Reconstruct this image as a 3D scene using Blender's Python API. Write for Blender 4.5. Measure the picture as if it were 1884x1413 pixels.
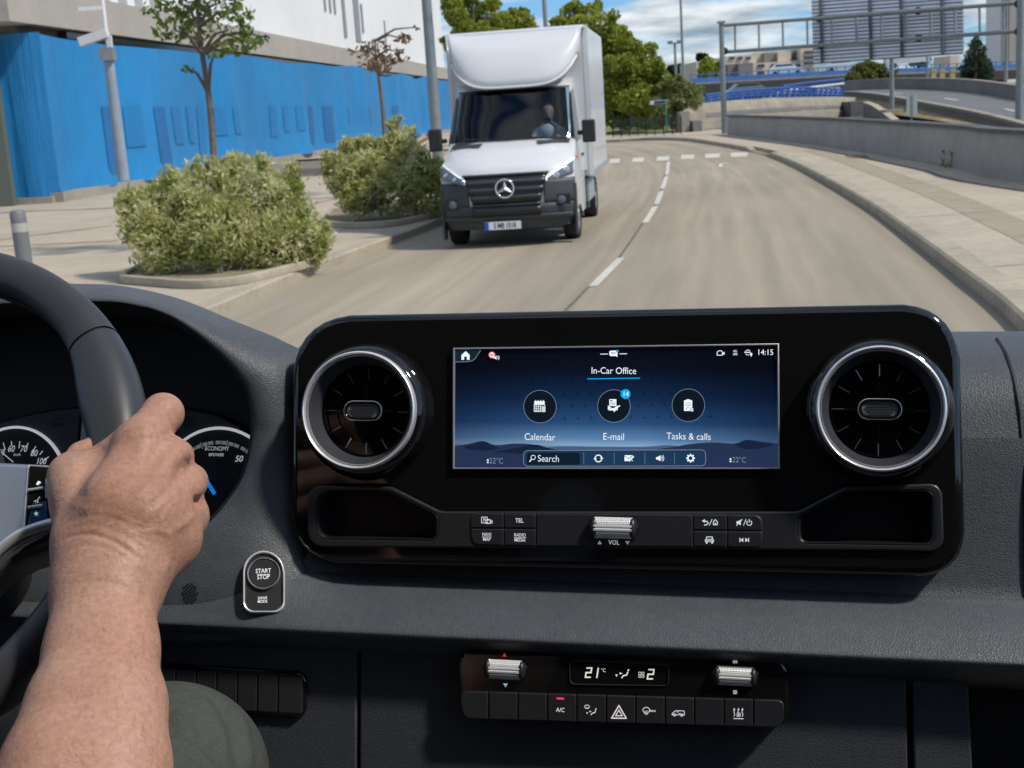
import bpy, bmesh, math, random
import numpy as np
from mathutils import Vector as V, Matrix
R_ = math.radians
for o in list(bpy.data.objects): bpy.data.objects.remove(o)
sc = bpy.context.scene
COL = sc.collection
random.seed(7)

# ------------------------------------------------------------------ camera
F, CX, CY, EYE = 2400.0, 942.0, 706.5, 2.0       # focal length in photo pixels, centre, eye height
_p, _r = math.atan(505 / F), math.atan(0.066)     # pitch down, roll
_Z = V((-math.sin(_r) * math.cos(_p), math.cos(_r) * math.cos(_p), math.sin(_p)))
_d = V((0, 0, -1))
_Y = (_d - _d.dot(_Z) * _Z).normalized()
_X = _Y.cross(_Z)
C2W = Matrix((_X, _Y, _Z))                        # camera axes -> world
EYEP = V((0, 0, EYE))
cam = bpy.data.cameras.new('camera')
cam.sensor_width = 36; cam.lens = 36 * F / 1884
cam.clip_start = 0.02; cam.clip_end = 6000
cam.dof.use_dof = True; cam.dof.focus_distance = 0.93; cam.dof.aperture_fstop = 30
camo = bpy.data.objects.new('camera', cam); COL.objects.link(camo)
camo.matrix_world = Matrix.Translation(EYEP) @ C2W.to_4x4()
sc.camera = camo

# ------------------------------------------------------------------ light
SUN_AZ, SUN_EL = math.atan2(0.90, -0.42), R_(50)   # azimuth measured from +Y towards +X
w = bpy.data.worlds.new('World'); sc.world = w; w.use_nodes = True
nt = w.node_tree; nt.nodes.clear(); N_ = nt.nodes.new; L_ = nt.links.new
def mathn(t, op, a=None, b=None, clamp=False):
    n = t.nodes.new('ShaderNodeMath'); n.operation = op; n.use_clamp = clamp
    for i, x in enumerate((a, b)):
        if x is None: continue
        if isinstance(x, (int, float)): n.inputs[i].default_value = x
        else: t.links.new(x, n.inputs[i])
    return n.outputs[0]
def ramp(t, fac, stops, interp='LINEAR'):
    n = t.nodes.new('ShaderNodeValToRGB'); n.color_ramp.interpolation = interp
    e = n.color_ramp.elements
    while len(e) < len(stops): e.new(0.5)
    for k, (p, c) in enumerate(stops):
        e[k].position = p; e[k].color = (*c, 1) if len(c) == 3 else c
    t.links.new(fac, n.inputs[0]); return n.outputs[0]
def mixc(t, fac, a, b, mode='MIX'):
    n = t.nodes.new('ShaderNodeMix'); n.data_type = 'RGBA'; n.blend_type = mode
    for i, x in ((0, fac), (6, a), (7, b)):
        if isinstance(x, (int, float)): n.inputs[i].default_value = x
        elif isinstance(x, tuple): n.inputs[i].default_value = (*x, 1)
        else: t.links.new(x, n.inputs[i])
    return n.outputs[2]
sky = N_('ShaderNodeTexSky'); sky.sky_type = 'NISHITA'; sky.sun_disc = False
sky.sun_elevation = SUN_EL; sky.sun_rotation = SUN_AZ; sky.altitude = 600
sky.air_density = 1.0; sky.dust_density = 1.2; sky.ozone_density = 1.2
tc = N_('ShaderNodeTexCoord')
sep = N_('ShaderNodeSeparateXYZ'); L_(tc.outputs['Generated'], sep.inputs[0])
zz = mathn(nt, 'MAXIMUM', sep.outputs[2], 0.0)
den = mathn(nt, 'ADD', zz, 0.22)
cmb = N_('ShaderNodeCombineXYZ')
L_(mathn(nt, 'DIVIDE', sep.outputs[0], den), cmb.inputs[0]); L_(mathn(nt, 'DIVIDE', sep.outputs[1], den), cmb.inputs[1])
L_(mathn(nt, 'MULTIPLY', zz, 11.0), cmb.inputs[2])
cn = N_('ShaderNodeTexNoise'); cn.inputs['Scale'].default_value = 2.4; cn.inputs['Detail'].default_value = 7
cn.inputs['Roughness'].default_value = 0.55; cn.inputs['Distortion'].default_value = 0.4
L_(cmb.outputs[0], cn.inputs['Vector'])
cov = ramp(nt, cn.outputs[0], [(0.40, (0, 0, 0)), (0.58, (1, 1, 1))])
cn2 = N_('ShaderNodeTexNoise'); cn2.inputs['Scale'].default_value = 4.0; cn2.inputs['Detail'].default_value = 5
L_(cmb.outputs[0], cn2.inputs['Vector'])
ccol = ramp(nt, cn2.outputs[0], [(0.36, (1.5, 1.95, 2.35)), (0.62, (4.9, 5.2, 5.4))])
skyc = mixc(nt, 1.0, sky.outputs[0], (0.33, 0.56, 0.86), 'MULTIPLY')
mx = mixc(nt, cov, skyc, ccol)
bg = N_('ShaderNodeBackground'); bg.inputs[1].default_value = 0.138
L_(mx, bg.inputs[0])
wo = N_('ShaderNodeOutputWorld'); L_(bg.outputs[0], wo.inputs[0])
sl = bpy.data.lights.new('sun', 'SUN'); sl.energy = 2.75; sl.angle = R_(4.5); sl.color = (1, .93, .82)
so = bpy.data.objects.new('sun', sl); COL.objects.link(so)
SUNV = V((math.sin(SUN_AZ) * math.cos(SUN_EL), math.cos(SUN_AZ) * math.cos(SUN_EL), math.sin(SUN_EL)))
so.rotation_euler = SUNV.to_track_quat('Z', 'Y').to_euler(); so.location = (30, -10, 60)
vs = sc.view_settings; vs.view_transform = 'Standard'; vs.look = 'None'; vs.gamma = 1; vs.exposure = 0.40
sc.cycles.use_denoising = True
sc.cycles.max_bounces = 8; sc.cycles.caustics_reflective = False; sc.cycles.caustics_refractive = False

# ------------------------------------------------------------------ helpers
def ray(u, v): return C2W @ V(((u - CX) / F, -(v - CY) / F, -1))
def at(u, v, d): return EYEP + ray(u, v) * d
def gnd(u, v, z=0.0):
    r = ray(u, v); t = (z - EYE) / r.z; return EYEP + r * t
def camp(x, y, z): return EYEP + C2W @ V((x, y, z))
class Plane:
    def __init__(s, O, X, Y, Z):
        s.M = Matrix.Translation(O) @ Matrix((X, Y, Z)).transposed().to_4x4(); s.I = s.M.inverted()
        s.c = s.I @ EYEP
    def P(s, u, v, n=0.0):
        q = s.I.to_3x3() @ ray(u, v); t = (n - s.c.z) / q.z; return s.c + q * t
    def px(s, u, v, n=0.0): return (s.P(u + 1, v, n) - s.P(u, v, n)).length

def pbr(name, col, rough=0.5, metal=0.0, bump=None, var=None, coat=0.0, spec=0.5, emit=None, voro=None, sub=0, rvar=None):
    m = bpy.data.materials.new(name); m.use_nodes = True; t = m.node_tree; b = t.nodes['Principled BSDF']
    b.inputs['Base Color'].default_value = (*col, 1); b.inputs['Roughness'].default_value = rough
    b.inputs['Metallic'].default_value = metal; b.inputs['Coat Weight'].default_value = coat
    b.inputs['Coat Roughness'].default_value = 0.03
    b.inputs['Specular IOR Level'].default_value = spec
    c = t.nodes.new('ShaderNodeTexCoord')
    def noise(scale, det=4, rough_=.55):
        n = t.nodes.new('ShaderNodeTexNoise'); n.inputs['Scale'].default_value = scale; n.inputs['Detail'].default_value = det
        n.inputs['Roughness'].default_value = rough_
        t.links.new(c.outputs['Object'], n.inputs['Vector']); return n.outputs[0]
    if var:
        o = None
        for (s, a) in (var if isinstance(var, list) else [var]):
            f = ramp(t, noise(s), [(0.3, (1 - a,) * 3), (0.7, (1 + a,) * 3)])
            o = mixc(t, 1.0, o if o is not None else tuple(col), f, 'MULTIPLY')
        t.links.new(o, b.inputs['Base Color'])
    if rvar:
        f = ramp(t, noise(rvar[0]), [(0.3, (rough - rvar[1],) * 3), (0.7, (rough + rvar[1],) * 3)])
        t.links.new(f, b.inputs['Roughness'])
    h = None
    if voro:
        n = t.nodes.new('ShaderNodeTexVoronoi'); n.feature = 'DISTANCE_TO_EDGE'; n.inputs['Scale'].default_value = voro[0]
        wv = t.nodes.new('ShaderNodeVectorMath'); wv.operation = 'ADD'
        nz = t.nodes.new('ShaderNodeTexNoise'); nz.inputs['Scale'].default_value = voro[0] * .6
        t.links.new(c.outputs['Object'], nz.inputs['Vector'])
        sc_ = t.nodes.new('ShaderNodeVectorMath'); sc_.operation = 'SCALE'; sc_.inputs['Scale'].default_value = 1.1 / voro[0]
        t.links.new(nz.outputs['Color'], sc_.inputs[0])
        t.links.new(c.outputs['Object'], wv.inputs[0]); t.links.new(sc_.outputs[0], wv.inputs[1]); t.links.new(wv.outputs[0], n.inputs['Vector'])
        h = mathn(t, 'POWER', mathn(t, 'MINIMUM', n.outputs[0], 0.35), 0.6); bs, bd = voro[1], voro[2]
    elif bump:
        h = noise(bump[0]); bs, bd = bump[1], bump[2]
    if h is not None:
        bn = t.nodes.new('ShaderNodeBump'); bn.inputs['Strength'].default_value = bs; bn.inputs['Distance'].default_value = bd
        t.links.new(h, bn.inputs['Height']); t.links.new(bn.outputs[0], b.inputs['Normal'])
    if emit:
        b.inputs['Emission Color'].default_value = (*emit[0], 1); b.inputs['Emission Strength'].default_value = emit[1]
    if sub:
        b.inputs['Subsurface Weight'].default_value = sub; b.inputs['Subsurface Radius'].default_value = (.010, .004, .002)
        b.inputs['Subsurface Scale'].default_value = 0.6
    return m
def tag(o, label=None, cat=None, group=None, kind=None):
    if label: o['label'] = label
    if cat: o['category'] = cat
    if group: o['group'] = group
    if kind: o['kind'] = kind
    return o
def thing(name, label, cat, loc=(0, 0, 0), rz=0, group=None, M=None):
    o = bpy.data.objects.new(name, None); COL.objects.link(o); o.empty_display_size = .1
    if M is not None: o.matrix_world = M
    else: o.location = loc; o.rotation_euler = (0, 0, rz)
    return tag(o, label, cat, group)
def link(name, me, mat, parent=None):
    if mat is not None:
        me.materials.clear(); me.materials.append(mat)
    o = bpy.data.objects.new(name, me); COL.objects.link(o)
    if parent is not None: o.parent = parent
    return o
def mesh(name, vs_, fs_, mat, parent=None, smooth=False, M=None):
    me = bpy.data.meshes.new(name)
    me.from_pydata([tuple(x) for x in vs_], [], fs_); me.validate(); me.update()
    if M is not None: me.transform(M)
    if smooth: me.shade_smooth() if hasattr(me, 'shade_smooth') else None
    return link(name, me, mat, parent)
def smooth_by_angle(o, deg=40):
    me = o.data; me.shade_smooth()
    try: me.set_sharp_from_angle(angle=R_(deg))
    except Exception: pass
    return o
class MB:
    def __init__(s): s.v = []; s.f = []
    def add(s, vs_, fs_):
        k = len(s.v); s.v += [tuple(x) for x in vs_]; s.f += [tuple(i + k for i in f) for f in fs_]; return s
    def box(s, c, sz, rz=0.0, M=None):
        hx, hy, hz = sz[0] / 2, sz[1] / 2, sz[2] / 2
        p = [V((x, y, z)) for x in (-hx, hx) for y in (-hy, hy) for z in (-hz, hz)]
        Rm = M if M is not None else Matrix.Rotation(rz, 3, 'Z')
        return s.add([Rm @ q + V(c) for q in p], [(0, 1, 3, 2), (4, 6, 7, 5), (0, 4, 5, 1), (2, 3, 7, 6), (0, 2, 6, 4), (1, 5, 7, 3)])
    def quad(s, *p): return s.add(p, [tuple(range(len(p)))])
    def tube(s, pts, rad, seg=10, cap=True):
        pts = [V(p) for p in pts]; n = len(pts)
        rad = rad if isinstance(rad, (list, tuple)) else [rad] * n
        vs_, fs_ = [], []; ref = V((0, 0, 1))
        for i, p in enumerate(pts):
            t = (pts[min(i + 1, n - 1)] - pts[max(i - 1, 0)]).normalized()
            if abs(t.dot(ref)) > .95: ref = V((1, 0, 0))
            a = t.cross(ref).normalized(); b = a.cross(t)
            for k in range(seg):
                q = 2 * math.pi * k / seg; vs_.append(p + (a * math.cos(q) + b * math.sin(q)) * rad[i])
        for i in range(n - 1):
            for k in range(seg):
                fs_.append((i * seg + k, i * seg + (k + 1) % seg, (i + 1) * seg + (k + 1) % seg, (i + 1) * seg + k))
        if cap: fs_ += [tuple(range(seg))[::-1], tuple((n - 1) * seg + k for k in range(seg))]
        return s.add(vs_, fs_)
    def prism(s, poly, z0, z1):
        n = len(poly); vs_ = [(p[0], p[1], z0) for p in poly] + [(p[0], p[1], z1) for p in poly]
        return s.add(vs_, [tuple(range(n))[::-1], tuple(range(n, 2 * n))] + [(i, (i + 1) % n, n + (i + 1) % n, n + i) for i in range(n)])
    def grid(s, rows):
        m = len(rows[0]); vs_ = [p for r in rows for p in r]
        return s.add(vs_, [(i * m + j, i * m + j + 1, (i + 1) * m + j + 1, (i + 1) * m + j) for i in range(len(rows) - 1) for j in range(m - 1)])
    def lathe(s, prof, seg=64, c=(0, 0, 0), closed=False):
        n = len(prof); vs_ = []; fs_ = []
        for k in range(seg):
            q = 2 * math.pi * k / seg
            vs_ += [(c[0] + r * math.cos(q), c[1] + r * math.sin(q), c[2] + z) for r, z in prof]
        for k in range(seg):
            k2 = (k + 1) % seg
            for i in range(n - 1 + (1 if closed else 0)):
                j = (i + 1) % n
                fs_.append((k * n + i, k2 * n + i, k2 * n + j, k * n + j))
        return s.add(vs_, fs_)
    def build(s, name, mat, parent=None, smooth=None, M=None, fix=False):
        o = mesh(name, s.v, s.f, mat, parent, M=M)
        if fix:
            bm = bmesh.new(); bm.from_mesh(o.data); bmesh.ops.recalc_face_normals(bm, faces=bm.faces); bm.to_mesh(o.data); bm.free()
        if smooth is not None: smooth_by_angle(o, smooth)
        return o
def lines(pts, w_, z):                                # flat ribbon along a polyline, as quads
    out = MB(); pts = [V((p[0], p[1])) for p in pts]
    for a, b in zip(pts[:-1], pts[1:]):
        t = (b - a)
        if t.length < 1e-9: continue
        t = t.normalized(); n = V((-t.y, t.x)) * w_ / 2; e = t * w_ * (.35 if w_ < .0016 else 0)
        out.quad((*(a - e - n), z), (*(b + e - n), z), (*(b + e + n), z), (*(a - e + n), z))
    return out
def curve_mesh(polys, ext, bev=0.0, res=2):
    cu = bpy.data.curves.new('t', 'CURVE'); cu.dimensions = '2D'; cu.fill_mode = 'BOTH'
    cu.extrude = max(ext - bev, 0); cu.bevel_depth = bev; cu.bevel_resolution = res; cu.offset = -bev
    for p in polys:
        s = cu.splines.new('POLY'); s.points.add(len(p) - 1); s.use_cyclic_u = True
        for i, q in enumerate(p): s.points[i].co = (q[0], q[1], 0, 1)
    o = bpy.data.objects.new('t', cu); me = bpy.data.meshes.new_from_object(o)
    bpy.data.objects.remove(o); bpy.data.curves.remove(cu); return me
def flat(name, polys, z0, z1, mat, parent=None, bev=0.0, ang=35):
    """closed outlines (first the outer, others holes) as a bevelled plate from z0 to z1"""
    me = curve_mesh(polys, (z1 - z0) / 2, bev); me.transform(Matrix.Translation((0, 0, (z0 + z1) / 2)))
    o = link(name, me, mat, parent); return smooth_by_angle(o, ang)
def rounded(c, r, k=7):
    n = len(c); out = []; r = r if isinstance(r, (list, tuple)) else [r] * n
    for i in range(n):
        p, a, b = V(c[i]).to_2d(), V(c[i - 1]).to_2d(), V(c[(i + 1) % n]).to_2d()
        da, db = (a - p), (b - p); la, lb = da.length, db.length; da.normalize(); db.normalize()
        th = da.angle(db); t = min(r[i] / math.tan(th / 2), la * .49, lb * .49)
        s, e = p + da * t, p + db * t
        for j in range(k + 1):
            q = j / k; out.append(tuple((1 - q) ** 2 * s + 2 * q * (1 - q) * (p * .82 + (s + e) * .09) + q * q * e))
    return out
def textmesh(s, size, sx=1.0, shear=0.0, bold=0.0, align='CENTER', ext=0.0):
    cu = bpy.data.curves.new('t', 'FONT'); cu.body = s; cu.size = size; cu.align_x = align; cu.align_y = 'CENTER'
    cu.shear = shear; cu.offset = bold * size; cu.extrude = ext; cu.resolution_u = 3
    o = bpy.data.objects.new('t', cu); me = bpy.data.meshes.new_from_object(o)
    bpy.data.objects.remove(o); bpy.data.curves.remove(cu)
    me.transform(Matrix.Diagonal((sx, 1, 1, 1))); return me
def lettering(pl, s, u, v, hpx, n, mat, parent, sx=.85, shear=0, bold=0.0, align='CENTER', name='lettering', rot=0.0):
    k = pl.px(u, v, n); me = textmesh(s, hpx * k / .70, sx, shear, bold, align)
    me.transform(Matrix.Translation(pl.P(u, v, n)) @ Matrix.Rotation(rot, 4, 'Z')); return link(name, me, mat, parent)
class Sym:
    """a printed or lit symbol drawn in photo pixels on a plane"""
    def __init__(s, pl, n): s.pl, s.n, s.mb = pl, n, MB()
    def p(s, u, v): return s.pl.P(u, v, s.n)
    def line(s, pts, w_):
        k = s.pl.px(*pts[0], s.n); m = lines([s.p(*q) for q in pts], w_ * k, s.n); s.mb.add(m.v, m.f); return s
    def poly(s, pts): s.mb.quad(*[s.p(*q) for q in pts]); return s
    def arc(s, u, v, r, a0, a1, w_, k=14, ry=None):
        ry = ry or r
        return s.line([(u + r * math.cos(R_(a0 + (a1 - a0) * i / k)), v - ry * math.sin(R_(a0 + (a1 - a0) * i / k))) for i in range(k + 1)], w_)
    def disc(s, u, v, r, k=24): return s.poly([(u + r * math.cos(2 * math.pi * i / k), v - r * math.sin(2 * math.pi * i / k)) for i in range(k)])
    def rect(s, u0, v0, u1, v1, w_=None):
        q = [(u0, v0), (u1, v0), (u1, v1), (u0, v1)]
        return s.poly(q) if w_ is None else s.line(q + q[:1], w_)
    def build(s, mat, parent, name='symbol'): return s.mb.build(name, mat, parent)

def sdf_mesh(prims, h, k0, passes=3):
    """round-cone primitives (a, b, ra, rb[, k[, sign]]) blended into one surface (surface nets)"""
    A = np.array([[*q[0]] for q in prims] + [[*q[1]] for q in prims], float)
    rr = max(max(q[2], q[3]) for q in prims) + 3 * h
    lo, hi = A.min(0) - rr, A.max(0) + rr
    n = np.ceil((hi - lo) / h).astype(int) + 1
    D = np.full(n, 0.5, np.float32)
    for q in prims:
        a, b, ra, rb = np.array(q[0], float), np.array(q[1], float), q[2], q[3]
        k = q[4] if len(q) > 4 and q[4] else k0; sg = q[5] if len(q) > 5 else 1
        m = max(ra, rb) + k * 1.2 + 2 * h
        i0 = np.maximum(((np.minimum(a, b) - m - lo) / h).astype(int), 0); i1 = np.minimum(((np.maximum(a, b) + m - lo) / h).astype(int) + 2, n)
        g = [(lo[i] + h * np.arange(i0[i], i1[i])).astype(np.float32) for i in range(3)]
        X, Y, Z = g[0][:, None, None], g[1][None, :, None], g[2][None, None, :]
        ba = b - a; L2 = max(ba @ ba, 1e-12)
        t = np.clip(((X - a[0]) * ba[0] + (Y - a[1]) * ba[1] + (Z - a[2]) * ba[2]) / L2, 0, 1)
        d = np.sqrt((X - a[0] - t * ba[0]) ** 2 + (Y - a[1] - t * ba[1]) ** 2 + (Z - a[2] - t * ba[2]) ** 2) - (ra + (rb - ra) * t)
        S = D[i0[0]:i1[0], i0[1]:i1[1], i0[2]:i1[2]]
        if sg > 0:
            hh = np.clip(.5 + .5 * (S - d) / k, 0, 1); S[...] = S * (1 - hh) + d * hh - k * hh * (1 - hh)
        else:
            hh = np.clip(.5 - .5 * (S + d) / k, 0, 1); S[...] = S * (1 - hh) - d * hh + k * hh * (1 - hh)
    s = D < 0
    c = [s[i:n[0] - 1 + i, j:n[1] - 1 + j, l:n[2] - 1 + l] for i in (0, 1) for j in (0, 1) for l in (0, 1)]
    cnt = sum(x.astype(np.int8) for x in c); mix = (cnt > 0) & (cnt < 8)
    idx = np.full(mix.shape, -1, np.int64); I = np.argwhere(mix); idx[mix] = np.arange(len(I))
    acc = np.zeros((len(I), 3)); ct = np.zeros(len(I))
    off = [np.array((i, j, l)) for i in (0, 1) for j in (0, 1) for l in (0, 1)]
    for x in range(8):
        for y in range(x + 1, 8):
            if np.abs(off[x] - off[y]).sum() != 1: continue
            p, q = I + off[x], I + off[y]
            d0 = D[p[:, 0], p[:, 1], p[:, 2]]; d1 = D[q[:, 0], q[:, 1], q[:, 2]]; e = (d0 < 0) != (d1 < 0)
            t = np.where(e, d0 / np.where(d0 - d1 == 0, 1, d0 - d1), 0)[:, None]
            acc += np.where(e[:, None], p + t * (q - p), 0); ct += e
    P = lo + h * acc / ct[:, None]
    faces = []
    for ax in range(3):
        b_, c_ = (ax + 1) % 3, (ax + 2) % 3
        sl0 = [slice(None)] * 3; sl1 = [slice(None)] * 3; sl0[ax] = slice(0, -1); sl1[ax] = slice(1, None)
        s0, s1 = s[tuple(sl0)], s[tuple(sl1)]; E = np.argwhere(s0 != s1)
        E = E[(E[:, b_] > 0) & (E[:, c_] > 0) & (E[:, b_] < n[b_] - 1) & (E[:, c_] < n[c_] - 1)]
        def cell(db, dc):
            q = E.copy(); q[:, b_] -= db; q[:, c_] -= dc; return idx[q[:, 0], q[:, 1], q[:, 2]]
        Q = np.stack([cell(1, 1), cell(0, 1), cell(0, 0), cell(1, 0)], 1)
        fl = ~s0[E[:, 0], E[:, 1], E[:, 2]]; Q[fl] = Q[fl][:, ::-1]; faces.append(Q)
    Fq = np.concatenate(faces); ed = np.concatenate([Fq[:, [0, 1]], Fq[:, [1, 2]], Fq[:, [2, 3]], Fq[:, [3, 0]]])
    for _ in range(passes):
        sm = np.zeros_like(P); dg = np.zeros(len(P))
        for a_, b_ in ((0, 1), (1, 0)):
            np.add.at(sm, ed[:, a_], P[ed[:, b_]]); np.add.at(dg, ed[:, a_], 1)
        P = .45 * P + .55 * sm / dg[:, None]
    return P, Fq
def np_mesh(name, P, Q, mat, parent=None, smooth=True):
    me = bpy.data.meshes.new(name); nf, k = Q.shape
    me.vertices.add(len(P)); me.vertices.foreach_set('co', np.asarray(P, np.float32).ravel())
    me.loops.add(nf * k); me.loops.foreach_set('vertex_index', np.asarray(Q, np.int32).ravel())
    me.polygons.add(nf); me.polygons.foreach_set('loop_start', np.arange(0, nf * k, k, dtype=np.int32))
    me.polygons.foreach_set('loop_total', np.full(nf, k, np.int32))
    me.update(calc_edges=True); me.validate()
    if smooth: me.shade_smooth()
    return link(name, me, mat, parent)
def leaves(name, clumps, n, size, mat, parent=None, seed=1, asp=.55, shell=.55, up=0.0, stray=.16):
    """leaf-sized quads spread through ellipsoid clumps (cx,cy,cz,rx,ry,rz)"""
    g = np.random.default_rng(seed); C = np.array(clumps, float)
    wgt = (C[:, 3] * C[:, 4] * C[:, 5]) ** (2 / 3); k = g.choice(len(C), n, p=wgt / wgt.sum())
    d = g.normal(size=(n, 3)); d /= np.linalg.norm(d, axis=1)[:, None]
    r = g.uniform(0, 1, n) ** (1 / 3.) * (1 - shell) + shell * (1 - np.abs(g.normal(0, .16, n)) + np.where(g.uniform(size=n) < stray, g.exponential(.14, n), 0))
    pos = C[k, :3] + d * r[:, None] * C[k, 3:]
    a = g.normal(size=(n, 3)) + d * .5 + np.array((0, 0, up)); a /= np.linalg.norm(a, axis=1)[:, None]
    b = np.cross(a, g.normal(size=(n, 3))); b /= np.linalg.norm(b, axis=1)[:, None]
    s = size * g.uniform(.6, 1.35, n)[:, None]
    P = np.stack([pos - a * s * .5, pos + b * s * asp * .5, pos + a * s * .55, pos - b * s * asp * .5], 1).reshape(-1, 3)
    return np_mesh(name, P, np.arange(4 * n).reshape(-1, 4), mat, parent, smooth=False)
def leafmat(name, c0, c1, c2, sc1=1.2, sc2=14, tl=.42):
    m = bpy.data.materials.new(name); m.use_nodes = True; t = m.node_tree; b = t.nodes['Principled BSDF']
    c = t.nodes.new('ShaderNodeTexCoord')
    def nz(s):
        n = t.nodes.new('ShaderNodeTexNoise'); n.inputs['Scale'].default_value = s; n.inputs['Detail'].default_value = 3
        t.links.new(c.outputs['Object'], n.inputs['Vector']); return n.outputs[0]
    f = mathn(t, 'ADD', mathn(t, 'MULTIPLY', nz(sc1), .45), mathn(t, 'MULTIPLY', nz(sc2), .55))
    col = ramp(t, f, [(.36, c0), (.5, c1), (.64, c2)])
    t.links.new(col, b.inputs['Base Color']); b.inputs['Roughness'].default_value = .55; b.inputs['Specular IOR Level'].default_value = .3
    tr = t.nodes.new('ShaderNodeBsdfTranslucent'); t.links.new(col, tr.inputs[0])
    mx_ = t.nodes.new('ShaderNodeMixShader'); mx_.inputs[0].default_value = tl
    t.links.new(b.outputs[0], mx_.inputs[1]); t.links.new(tr.outputs[0], mx_.inputs[2])
    t.links.new(mx_.outputs[0], t.nodes['Material Output'].inputs[0]); return m
def glassmat(name, tint, refl=.06):
    m = bpy.data.materials.new(name); m.use_nodes = True; t = m.node_tree; t.nodes.clear()
    g = t.nodes.new('ShaderNodeBsdfGlossy'); g.inputs['Roughness'].default_value = .02; g.inputs[0].default_value = (1, 1, 1, 1)
    tr = t.nodes.new('ShaderNodeBsdfTransparent'); tr.inputs[0].default_value = (*tint, 1)
    fr = t.nodes.new('ShaderNodeFresnel'); fr.inputs[0].default_value = 1.42
    mx_ = t.nodes.new('ShaderNodeMixShader'); t.links.new(fr.outputs[0], mx_.inputs[0])
    t.links.new(tr.outputs[0], mx_.inputs[1]); t.links.new(g.outputs[0], mx_.inputs[2])
    o = t.nodes.new('ShaderNodeOutputMaterial'); t.links.new(mx_.outputs[0], o.inputs[0]); return m
def catmull(pts, k=6):
    pts = [V(p) for p in pts]; out = []
    for i in range(len(pts) - 1):
        p0, p1, p2, p3 = pts[max(i - 1, 0)], pts[i], pts[i + 1], pts[min(i + 2, len(pts) - 1)]
        for j in range(k):
            t = j / k
            out.append(.5 * ((2 * p1) + (p2 - p0) * t + (2 * p0 - 5 * p1 + 4 * p2 - p3) * t * t + (3 * p1 - p0 - 3 * p2 + p3) * t ** 3))
    out.append(pts[-1]); return out
# ------------------------------------------------------------------ setting: ground, road, pavements
M_conc = pbr('concrete', (.30, .27, .225), .9, var=[(.6, .14), (9, .10)], bump=(60, .3, .004))
M_conc_d = pbr('concrete_dark', (.17, .17, .165), .88, var=[(.5, .18), (6, .12)], bump=(40, .3, .004))
M_kerb = pbr('kerb_stone', (.36, .315, .24), .85, var=[(1.2, .15), (15, .12)], bump=(50, .4, .005))
M_pave = pbr('pavement', (.40, .345, .265), .9, var=[(.35, .12), (5, .10)], bump=(30, .3, .003))
M_paint = pbr('road_paint', (.54, .51, .455), .75, var=[(2, .12), (18, .16)])
M_soil = pbr('dry_soil', (.20, .17, .105), .95, var=[(.4, .25), (4, .2)], bump=(8, .5, .03))
M_asph = pbr('ramp_asphalt', (.13, .135, .14), .9, var=[(.3, .12), (8, .1)])
M_steel = pbr('galvanised_steel', (.24, .27, .28), .5, .35, var=(4, .12))
M_black = pbr('black_rubber', (.018, .018, .019), .75, var=(20, .2))

def roadmat():
    m = pbr('road_surface', (.33, .285, .215), .88); t = m.node_tree; b = t.nodes['Principled BSDF']
    uv = t.nodes.new('ShaderNodeUVMap'); uv.uv_map = 'uv'
    sp = t.nodes.new('ShaderNodeSeparateXYZ'); t.links.new(uv.outputs[0], sp.inputs[0])
    def nz(su, sv, det=4):
        mp = t.nodes.new('ShaderNodeMapping'); mp.inputs['Scale'].default_value = (su, sv, 1)
        t.links.new(uv.outputs[0], mp.inputs[0])
        n = t.nodes.new('ShaderNodeTexNoise'); n.inputs['Scale'].default_value = 1; n.inputs['Detail'].default_value = det
        t.links.new(mp.outputs[0], n.inputs['Vector']); return n.outputs[0]
    a = ramp(t, nz(.05, 14), [(.34, (.86, .86, .86)), (.66, (1.1, 1.1, 1.1))])     # long wear streaks, along the lane
    a2 = ramp(t, nz(.25, 40, 5), [(.3, (.90, .90, .90)), (.7, (1.08, 1.08, 1.08))])
    fn = t.nodes.new('ShaderNodeTexNoise'); fn.inputs['Scale'].default_value = 45; fn.inputs['Detail'].default_value = 3; fc_ = t.nodes.new('ShaderNodeTexCoord'); t.links.new(fc_.outputs['Object'], fn.inputs['Vector'])
    a4 = ramp(t, fn.outputs[0], [(.3, (.84, .84, .84)), (.7, (1.12, 1.12, 1.12))])
    a3 = ramp(t, nz(.12, 2.2), [(.3, (.88, .87, .86)), (.7, (1.08, 1.08, 1.08))])
    tr = ramp(t, sp.outputs[1], [(0, (.9,) * 3), (.06, (1.0,) * 3), (.17, (.93,) * 3), (.27, (1.04,) * 3), (.38, (.93,) * 3), (.485, (1.0,) * 3), (.5, (.86,) * 3), (.515, (1.0,) * 3), (.62, (.93,) * 3), (.73, (1.04,) * 3), (.84, (.9,) * 3), (.94, (.98,) * 3), (1, (.8,) * 3)])
    o = mixc(t, 1, mixc(t, 1, mixc(t, 1, mixc(t, 1, mixc(t, 1, (.335, .288, .216), a4, 'MULTIPLY'), a, 'MULTIPLY'), a2, 'MULTIPLY'), a3, 'MULTIPLY'), tr, 'MULTIPLY')
    t.links.new(o, b.inputs['Base Color'])
    n = t.nodes.new('ShaderNodeTexNoise'); n.inputs['Scale'].default_value = 60
    c = t.nodes.new('ShaderNodeTexCoord'); t.links.new(c.outputs['Object'], n.inputs['Vector'])
    bn = t.nodes.new('ShaderNodeBump'); bn.inputs['Strength'].default_value = .3; bn.inputs['Distance'].default_value = .004
    t.links.new(n.outputs[0], bn.inputs['Height']); t.links.new(bn.outputs[0], b.inputs['Normal']); return m
S = 900
tag(mesh('ground', [(-S, -60, -.02), (S, -60, -.02), (S, 2 * S, -.02), (-S, 2 * S, -.02)], [(0, 1, 2, 3)], M_soil), kind='structure')
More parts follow.
